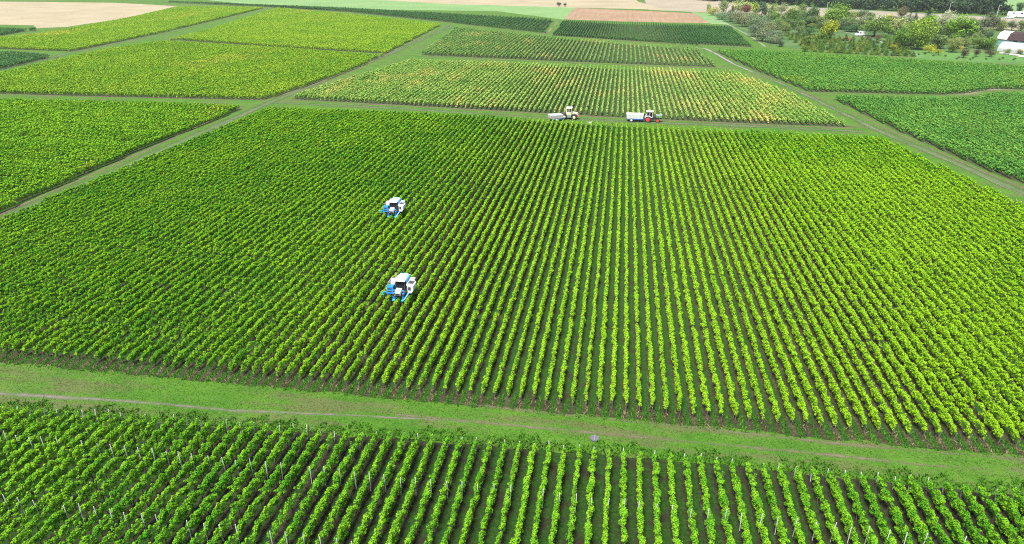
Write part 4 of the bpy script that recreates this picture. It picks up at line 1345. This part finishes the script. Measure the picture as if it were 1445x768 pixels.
def make_cream_tractor(loc, rz):
    """boxy system tractor with equal wheels, facing +Y locally"""
    o = empty('tractor', (*loc, 0), rz)
    tag(o, 'cream boxy tractor with four equal wheels on the far track, hitched to grey-white trailer', 'tractor')
    MB().box(-0.38, 0.38, -1.7, 1.85, 0.55, 0.95).box(-0.9, 0.9, -0.55, 0.45, 0.5, 1.12).build('chassis', M['grey_green'], o, 0.03)
    MB().hexa([(-0.55, 0.55, 0.98), (0.55, 0.55, 0.98), (-0.48, 1.95, 0.98), (0.48, 1.95, 0.98), (-0.55, 0.55, 1.72), (0.55, 0.55, 1.72), (-0.46, 1.9, 1.5), (0.46, 1.9, 1.5)]).build('hood', M['cream'], o, 0.05)
    MB().box(-0.40, 0.40, 1.955, 2.0, 1.02, 1.42).build('grille', M['dark'], o, 0.01)
    for sx in (-1, 1):
        MB().tube((sx * 0.32, 1.96, 1.30), (sx * 0.32, 2.03, 1.30), 0.09, seg=10).build('headlight', M['roof_white'], o)
    cab = MB().box(-0.85, 0.85, -0.75, 0.5, 1.1, 1.72)
    cab.hexa([(-0.85, -0.75, 1.72), (-0.79, -0.75, 1.72), (-0.85, -0.62, 1.72), (-0.79, -0.62, 1.72), (-0.80, -0.72, 2.5), (-0.74, -0.72, 2.5), (-0.80, -0.6, 2.5), (-0.74, -0.6, 2.5)])
    for sx in (-1, 1):
        for (ya, yb) in ((-0.74, -0.5), (-0.15, 0.0), (0.36, 0.49)):
            cab.box(min(sx * 0.78, sx * 0.85), max(sx * 0.78, sx * 0.85), ya, yb, 1.721, 2.5)
        for ya in (-0.742, 0.44):
            cab.box(sx * 0.68 - 0.09, sx * 0.68 + 0.09, ya, ya + 0.05, 1.722, 2.498)
    cab.build('cab', M['cream'], o, 0.012)
    MB().box(-0.765, 0.765, -0.68, 0.43, 1.73, 2.49).build('windows', M['glass'], o, 0.02)
    MB().box(-0.90, 0.90, -0.82, 0.60, 2.505, 2.68).build('roof', M['roof_white'], o, 0.05)
    for sx in (-1, 1):
        for y in (-1.15, 1.15):
            wheel(o, (sx * 0.78, y, 0.62), 0.62, 0.40, M['yellow_rim'], rim=0.5)
            MB().prism([(y - 0.66, 0.98), (y - 0.5, 1.26), (y, 1.34), (y + 0.5, 1.26), (y + 0.66, 0.98), (y + 0.6, 0.95), (y + 0.46, 1.2), (y, 1.28), (y - 0.46, 1.2), (y - 0.6, 0.95)], sx * 0.78 - 0.22, sx * 0.78 + 0.22, 'x').build('mudguard', M['dark'], o)
    MB().box(-0.62, 0.62, -1.95, -0.85, 1.30, 1.42).box(-0.55, 0.55, -1.9, -1.8, 0.95, 1.3).build('rear_platform', M['dark'], o, 0.015)
    MB().tube((0.58, 0.62, 1.6), (0.58, 0.62, 2.55), 0.05, seg=8).build('exhaust', M['dark'], o)
    for sx in (-1, 1):
        MB().tube((sx * 0.85, 0.5, 2.1), (sx * 1.08, 0.58, 2.15), 0.018, seg=5).box(sx * 1.08 - 0.08, sx * 1.08 + 0.08, 0.56, 0.6, 1.98, 2.28).build('mirror', M['dark'], o)
    MB().box(-0.5, 0.5, 2.0, 2.25, 0.6, 0.95).build('front_weight', M['pink'], o, 0.03)
    return o


def make_green_tractor(loc, rz):
    o = empty('tractor', (*loc, 0), rz)
    tag(o, 'green tractor with red wheel rims and white cab roof on the far track', 'tractor')
    MB().box(-0.28, 0.28, -0.9, 2.0, 0.55, 0.95).build('chassis', M['dark'], o, 0.03)
    MB().hexa([(-0.36, 0.35, 0.95), (0.36, 0.35, 0.95), (-0.32, 1.85, 0.95), (0.32, 1.85, 0.95), (-0.36, 0.35, 1.45), (0.36, 0.35, 1.45), (-0.30, 1.8, 1.3), (0.30, 1.8, 1.3)]).build('hood', M['dark'], o, 0.05)
    MB().box(-0.62, 0.62, -0.85, 0.42, 1.12, 2.28).build('cab', M['glass'], o, 0.03)
    fr = MB()
    for sx in (-0.62, 0.62):
        for y in (-0.85, -0.2, 0.42):
            fr.box(sx - 0.04, sx + 0.04, y - 0.04, y + 0.04, 1.1, 2.30)
        fr.box(sx - 0.045, sx + 0.045, -0.89, 0.46, 1.08, 1.25)
    fr.build('cab_frame', M['white'], o, 0.008)
    MB().box(-0.74, 0.74, -1.0, 0.60, 2.305, 2.50).build('roof', M['roof_white'], o, 0.05)
    for sx in (-1, 1):
        wheel(o, (sx * 0.72, -0.55, 0.70), 0.70, 0.40, M['red'], rim=0.62)
        wheel(o, (sx * 0.66, 1.65, 0.45), 0.45, 0.28, M['red'], rim=0.66)
        MB().prism([(-1.30, 0.95), (-1.08, 1.36), (-0.55, 1.50), (0.0, 1.36), (0.10, 1.16), (0.02, 1.14), (-0.1, 1.28), (-0.55, 1.42), (-1.0, 1.30), (-1.2, 0.95)], sx * 0.72 - 0.24, sx * 0.72 + 0.24, 'x').build('mudguard', M['offwhite'], o)
    bx = MB()
    bx.box(-0.62, 0.62, 1.25, 2.55, 1.10, 1.18)
    for (x0, x1, y0, y1) in ((-0.62, 0.62, 1.25, 1.31), (-0.62, 0.62, 2.49, 2.55), (-0.62, -0.56, 1.312, 2.488), (0.56, 0.62, 1.312, 2.488)):
        bx.box(x0, x1, y0, y1, 1.182, 1.62)
    bx.build('front_box', M['green'], o, 0.012)
    rl = MB()
    for (x0, x1, y0, y1) in ((-0.65, 0.65, 1.22, 1.28), (-0.65, 0.65, 2.52, 2.58), (-0.65, -0.59, 1.28, 2.52), (0.59, 0.65, 1.28, 2.52)):
        rl.box(x0, x1, y0, y1, 1.622, 1.70)
    rl.build('box_rim', M['offwhite'], o)
    MB().tube((-0.42, 0.75, 1.4), (-0.42, 0.75, 2.2), 0.045, seg=8).build('exhaust', M['dark'], o)
    for sx in (-1, 1):
        MB().tube((sx * 0.2, -0.9, 0.6), (sx * 0.35, -1.5, 0.55), 0.05, seg=6).build('lift_arm', M['dark'], o)
    return o


def make_trailer(loc, rz, label, L, Wd, z0, z1, body, chassis, flare=0.12, wheel_y=0.0, fill=True, tank_light=False, bar=1.3):
    """open tub trailer, drawbar towards +Y"""
    o = empty('trailer', (*loc, 0), rz)
    tag(o, label, 'trailer')
    t = 0.05
    b = MB()
    x0, x1 = Wd / 2 - flare, Wd / 2
    y0, y1 = L / 2 - flare, L / 2
    def ring(ex, ey, z):
        return [(-ex, -ey, z), (ex, -ey, z), (ex, ey, z), (-ex, ey, z)]
    o0, o1, i1, i0 = ring(x0, y0, z0), ring(x1, y1, z1), ring(x1 - t * 2, y1 - t * 2, z1), ring(x0 - t, y0 - t, z0 + 0.08)
    V = [[b.bm.verts.new(p) for p in r] for r in (o0, o1, i1, i0)]
    for A, B_ in zip(V, V[1:]):
        for i in range(4):
            b.bm.faces.new((A[i], A[(i + 1) % 4], B_[(i + 1) % 4], B_[i]))
    b.bm.faces.new(V[0][::-1])
    b.bm.faces.new(V[3])
    b.build('tub', body, o, 0.012)
    rb = MB()
    k = max(3, int(L / 0.7))
    for sx in (-1, 1):
        for i in range(1, k):
            y = -L / 2 + L * i / k
            rb.tube((sx * (x0 + 0.015), y, z0 + 0.03), (sx * (x1 + 0.015), y, z1 - 0.03), 0.03, seg=5)
    rb.build('ribs', body, o)
    if fill:
        gz = z0 + (z1 - z0) * 0.88
        ex = x0 - t + flare * 0.5
        ey = y0 - t + flare * 0.5
        bm2 = bmesh.new()
        bmesh.ops.create_grid(bm2, x_segments=14, y_segments=22, size=1)
        rgx = random.Random(2)
        for v in bm2.verts:
            e = max(abs(v.co.x), abs(v.co.y))
            v.co = Vector((v.co.x * ex * 0.97, v.co.y * ey * 0.97, gz + (1 - e) * 0.22 + rgx.uniform(-0.03, 0.03)))
        mg = bpy.data.meshes.new('grapes')
        bm2.to_mesh(mg)
        bm2.free()
        mg.materials.append(M['grapes'])
        g = link('grape_load', mg, o)
    ch = MB()
    for sx in (-0.35, 0.35):
        ch.box(sx - 0.06, sx + 0.06, -L / 2 + 0.15, L / 2 - 0.05, z0 - 0.20, z0 - 0.01)
    ch.box(-Wd / 2 + 0.2, Wd / 2 - 0.2, -L / 2 + 0.15, -L / 2 + 0.3, z0 - 0.22, z0 - 0.015)
    ch.box(-Wd / 2 + 0.2, Wd / 2 - 0.2, L / 2 - 0.3, L / 2 - 0.1, z0 - 0.22, z0 - 0.015)
    for sx in (-1, 1):
        ch.box(sx * (Wd / 2 - 0.16) - 0.04, sx * (Wd / 2 - 0.16) + 0.04, -L / 2 + 0.3, L / 2 - 0.3, z0 - 0.24, z0 - 0.02)
    ch.build('chassis', chassis, o, 0.01)
    MB().hexa([(-0.42, L / 2 - 0.1, z0 - 0.2), (0.42, L / 2 - 0.1, z0 - 0.2), (-0.06, L / 2 + bar, 0.5), (0.06, L / 2 + bar, 0.5), (-0.42, L / 2 - 0.1, z0 - 0.08), (0.42, L / 2 - 0.1, z0 - 0.08), (-0.06, L / 2 + bar, 0.6), (0.06, L / 2 + bar, 0.6)]).build('drawbar', chassis, o)
    for sx in (-1, 1):
        wheel(o, (sx * (Wd / 2 - 0.22), wheel_y, 0.40), 0.40, 0.26, M['white'], rim=0.6)
        lp = MB().lathe([(0.02, -0.02), (0.16, -0.02), (0.16, 0.02), (0.02, 0.02)], (sx * (Wd / 2 - 0.35), -y0 - 0.05, z0 + 0.18), (0, 1, 0), 12)
        lp.build('tail_light', M['pink'], o)
    return o


# far track runs along X; the tractors point towards +X (local +Y turned to +X)
t1 = at(803, 168)
make_cream_tractor((t1[0] + 0.1, t1[1]), R(-90 - 2))
tr1 = at(786, 170)
make_trailer((tr1[0] - 0.35, tr1[1] - 0.2), R(-90 + 26), 'grey-white empty tub trailer with red disc behind the cream tractor', 3.2, 2.1, 0.60, 1.42, M['offwhite'], M['blue_dark'], 0.14, -0.1, False, bar=0.9)
t2 = at(916, 172)
make_green_tractor((t2[0] + 0.2, t2[1]), R(-90 - 1))
tr2 = at(896, 170)
make_trailer((tr2[0] - 0.1, t2[1] + 0.1), R(-90), 'white tub trailer full of pale grapes on blue chassis behind the green tractor', 3.9, 2.0, 0.72, 1.75, M['white'], M['blue_dark'], 0.16, -0.75, True, bar=1.4)

# white crate left on the far track
cx = at(833.5, 174)
o = empty('crate', (*cx, 0), R(8))
o.scale = (0.9, 0.9, 0.8)
tag(o, 'small white plastic crate lying on the far track between the tractors', 'crate')
b = MB()
for (x0, x1, y0, y1) in ((-0.45, 0.45, -0.28, -0.24), (-0.45, 0.45, 0.24, 0.28), (-0.45, -0.41, -0.238, 0.238), (0.41, 0.45, -0.238, 0.238)):
    b.box(x0, x1, y0, y1, 0.02, 0.34)
b.box(-0.448, 0.448, -0.278, 0.278, 0.0, 0.018)
b.build('crate_walls', M['roof_white'], o, 0.006)
MB().box(-0.2, 0.2, -0.15, 0.15, 0.02, 0.2).build('contents', M['blue_dark'], o, 0.02)

# round concrete cover by the end of a near row
gx = at(839, 620)
o = empty('well_cover', (*gx, 0))
tag(o, 'grey round concrete cover lying at the end of a near vine row', 'cover')
MB().lathe([(0.36, 0.0), (0.37, 0.12), (0.34, 0.16), (0.02, 0.165)], (0, 0, 0), (0, 0, 1), 24).build('concrete_ring', M['concrete'], o)
MB().box(-0.02, 0.02, -0.33, 0.33, 0.167, 0.18).build('lid_seam', M['steel'], o)

# ------------------------------------------------------------------ barn, tunnel, nursery things, motorway
bx, by = at(1405.5, 63)
dx_, dy_ = Vector(at(1445, 67)) - Vector(at(1405.5, 63))
ang = math.atan2(dy_, dx_)
o = empty('barn', (bx, by, 0), ang)
tag(o, 'white barn with dark red-brown roof behind the white tunnel', 'barn')
LB, WB, EB, RB = 34.0, 7.0, 2.6, 5.5
wl = MB()
wl.prism([(0, 0), (0, EB), (WB * 0.2, EB + 2.1), (WB / 2, RB - 0.1), (WB * 0.8, EB + 2.1), (WB, EB), (WB, 0)], 0.0, LB, 'x')
wl.build('walls', M['barn_wall'], o)
rf = MB()
for s_ in (0, 1):
    f_ = (lambda y: y) if s_ == 0 else (lambda y: WB - y)
    pr = [(f_(-0.35), EB - 0.25), (f_(WB * 0.2 - 0.05), EB + 2.22), (f_(WB / 2), RB + 0.06), (f_(WB / 2), RB + 0.24), (f_(WB * 0.2 - 0.2), EB + 2.42), (f_(-0.5), EB - 0.15)]
    rf.prism(pr, 4.2, LB + 0.4, 'x')
roof = rf.build('roof', M['barn_roof'], o)
gf = MB()
for s_ in (0, 1):
    f_ = (lambda y: y) if s_ == 0 else (lambda y: WB - y)
    pr = [(f_(-0.35), EB - 0.25), (f_(WB * 0.2 - 0.05), EB + 2.22), (f_(WB / 2), RB + 0.06), (f_(WB / 2), RB + 0.2), (f_(WB * 0.2 - 0.2), EB + 2.36), (f_(-0.5), EB - 0.15)]
    gf.prism(pr, -0.3, 4.15, 'x')
gf.build('white_gable_roof', M['barn_wall'], o)
MB().box(13.4, 14.6, 1.0, 2.2, 4.9, 7.0).build('chimney', M['white'], roof, 0.05)
for x in (7, 12, 17, 22, 27):
    w_ = MB().box(x, x + 1.4, -0.06, 0.02, 1.1, 2.3).build('window', M['glass'], o)
    MB().box(x - 0.1, x + 1.5, -0.10, -0.062, 0.98, 1.08).build('sill', M['white'], w_)
dr = MB().box(-0.06, 0.02, 2.8, 4.3, 0.02, 2.5).build('door', M['grey_green'], o)
MB().box(-0.12, -0.062, 4.0, 4.1, 1.1, 1.2).build('handle', M['steel'], dr)

tx, ty = at(1406.5, 72.0)
o = empty('tunnel_greenhouse', (tx, ty, 0), ang - R(4))
tag(o, 'long white plastic tunnel greenhouse in front of the barn', 'greenhouse')
arc = [(3.4 - 3.4 * math.cos(t), 3.55 * math.sin(t) ** 0.8) for t in np.linspace(0.0, math.pi, 15)]
inn = [(3.4 - 3.32 * math.cos(t), 3.47 * math.sin(t) ** 0.8) for t in np.linspace(math.pi, 0.0, 15)]
MB().prism(arc + inn, 0.0, 30.0, 'x').build('film_cover', M['film'], o, 0.0, False)
hp = MB()
for x in np.arange(0.0, 30.1, 2.5):
    for p_, q_ in zip(arc, arc[1:]):
        hp.tube((x, p_[0], p_[1] + 0.02), (x, q_[0], q_[1] + 0.02), 0.03, seg=4)
hp.build('hoops', M['steel'], o)
MB().prism([(0.9, 0.0), (0.9, 2.2), (2.2, 2.8), (4.6, 2.8), (5.9, 2.2), (5.9, 0.0)], 0.06, 0.12, 'x').build('dark_entrance', M['dark'], o)

nx, ny = at(1404, 64.5)
o = empty('netting_fence', (nx, ny, 0), ang)
tag(o, 'teal windbreak netting between the barn and the tunnel', 'fence')
MB().box(0, 26, -0.03, 0.03, 0.3, 2.2).build('netting', M['teal'], o)
for k in range(11):
    MB().tube((k * 2.6, 0.06, 0), (k * 2.6, 0.06, 2.35), 0.05, seg=6).build('post', M['wood'], o)
for k, (px, py) in enumerate(((1417, 76.5), (1431, 78.5), (1444, 81))):
    q = at(px, py)
    o = empty('pallet_stack', (*q, 0), ang + R(5 * k))
    tag(o, ('flat grey-white stack at the tunnel mouth', 'flat grey-white stack halfway along the tunnel', 'flat grey-white stack near the picture edge')[k], 'stack')
    MB().box(-1.6, 1.6, -0.7, 0.7, 0.1, 0.55).build('sheeting', M['offwhite'], o, 0.05)
    MB().box(-1.55, -1.35, -0.65, 0.65, 0, 0.098).box(-0.1, 0.1, -0.65, 0.65, 0, 0.098).box(1.35, 1.55, -0.65, 0.65, 0, 0.098).build('bearers', M['wood'], o)


def make_van(loc, rz, label, L=5.0, Wd=1.95, H=2.3, cargo=True):
    o = empty('van', (*loc, 0), rz)
    tag(o, label, 'van')
    MB().prism([(-L / 2, 0.35), (-L / 2, H), (L * 0.18, H), (L * 0.32, H * 0.62), (L / 2 - 0.05, H * 0.48), (L / 2, 0.35)], -Wd / 2, Wd / 2, 'y').build('body', M['roof_white'], o, 0.06)
    MB().hexa([(L * 0.195, -Wd * 0.42, H * 0.97), (L * 0.195, Wd * 0.42, H * 0.97), (L * 0.315, -Wd * 0.42, H * 0.66), (L * 0.315, Wd * 0.42, H * 0.66),
               (L * 0.215, -Wd * 0.42, H * 0.985), (L * 0.215, Wd * 0.42, H * 0.985), (L * 0.335, -Wd * 0.42, H * 0.68), (L * 0.335, Wd * 0.42, H * 0.68)]).build('windscreen', M['glass'], o)
    for sx in (-1, 1):
        MB().box(L * 0.02, L * 0.19, min(sx * Wd * 0.49, sx * (Wd / 2 + 0.012)), max(sx * Wd * 0.49, sx * (Wd / 2 + 0.012)), H * 0.6, H * 0.86).build('side_window', M['glass'], o)
        MB().box(L / 2 - 0.06, L / 2 + 0.02, sx * Wd * 0.36 - 0.14, sx * Wd * 0.36 + 0.14, H * 0.32, H * 0.42).build('headlight', M['steel'], o)
        for y in (-L * 0.3, L * 0.3):
            t = MB().lathe([(0.1, -0.1), (0.34, -0.1), (0.35, 0), (0.34, 0.1), (0.1, 0.1)], (y, sx * (Wd / 2 - 0.08), 0.35), (0, 1, 0), 14).build('wheel', M['black'], o)
            MB().lathe([(0.02, -0.12), (0.19, -0.115), (0.19, 0.115), (0.02, 0.12)], (y, sx * (Wd / 2 - 0.08), 0.35), (0, 1, 0), 10).build('rim', M['steel'], t)
    return o


make_van(at(1213, 51), R(200), 'white van parked on the pale nursery path', 4.6, 1.9, 2.2)
make_van(at(1243, 31), R(170), 'white van half hidden behind the bright yellow tree', 5.0, 2.0, 2.4)
ra = math.atan2(*(Vector(at(1500, 30)) - Vector(at(1405, 24.5))).yx)
make_van(at(1429, 23.2), ra, 'white and grey van on the motorway, first from the wood', 6.0, 2.2, 2.8)
make_van(at(1440, 25.0), ra, 'tall white delivery van on the motorway at the picture edge', 6.5, 2.3, 3.6)
make_van(at(1424, 26.4), ra + math.pi, 'low white van on the near lane of the motorway', 4.6, 1.8, 1.6)


def lamp_post(px, py, top, label):
    x, y = at(px, py)
    h = (py - top) / px_per_m(py)
    o = empty('street_lamp', (x, y, 0), ra)
    tag(o, label, 'street lamp', 'lamps along the motorway')
    MB().tube((0, 0, 0), (0, 0, h), 0.13, 0.09, 8).build('pole', M['galv'], o)
    MB().tube((0, 0, h), (0.9, 0, h + 0.2), 0.06, seg=6).build('arm', M['galv'], o)
    MB().box(0.7, 1.5, -0.16, 0.16, h + 0.12, h + 0.3).build('lamp_head', M['white'], o, 0.03)


lamp_post(1338, 20.5, 5.5, 'grey street lamp in front of the dark wood, above the silver-grey tree')
lamp_post(1406, 24, 9, 'leaning-looking grey street lamp close to the vehicles on the motorway')
lamp_post(1167, 12, 5, 'small pale street lamp behind the biggest nursery tree')

hz = MB().box(-900, 900, -120, 1100, -1.0, 38.0).build('haze', bpy.data.materials.new('haze'))
hm = hz.data.materials[0]
hm.use_nodes = True
hn = hm.node_tree
hn.nodes.clear()
vo = hn.nodes.new('ShaderNodeVolumePrincipled')
vo.inputs['Density'].default_value = 0.00007
vo.inputs['Color'].default_value = (0.82, 0.90, 0.96, 1)
ho = hn.nodes.new('ShaderNodeOutputMaterial')
hn.links.new(vo.outputs[0], ho.inputs['Volume'])
tag(hz, kind='stuff')

ex, ey = at(1194, 57)
bm = bmesh.new()
bmesh.ops.create_icosphere(bm, subdivisions=4, radius=1)
rgx = random.Random(8)
for v in bm.verts:
    k = 1 + 0.12 * math.sin(v.co.x * 5 + 1) * math.cos(v.co.y * 4) + rgx.uniform(-0.03, 0.03)
    v.co = Vector((v.co.x * 2.9 * k, v.co.y * 2.0 * k, max(-0.05, v.co.z) * 1.5 * k))
me = bpy.data.meshes.new('earth_heap')
bm.to_mesh(me)
bm.free()
me.materials.append(M['earth'])
o = link('earth_heap', me)
o.location = (ex, ey, 0)
tag(o, 'reddish brown heap of earth in front of the nursery lawn', 'heap')
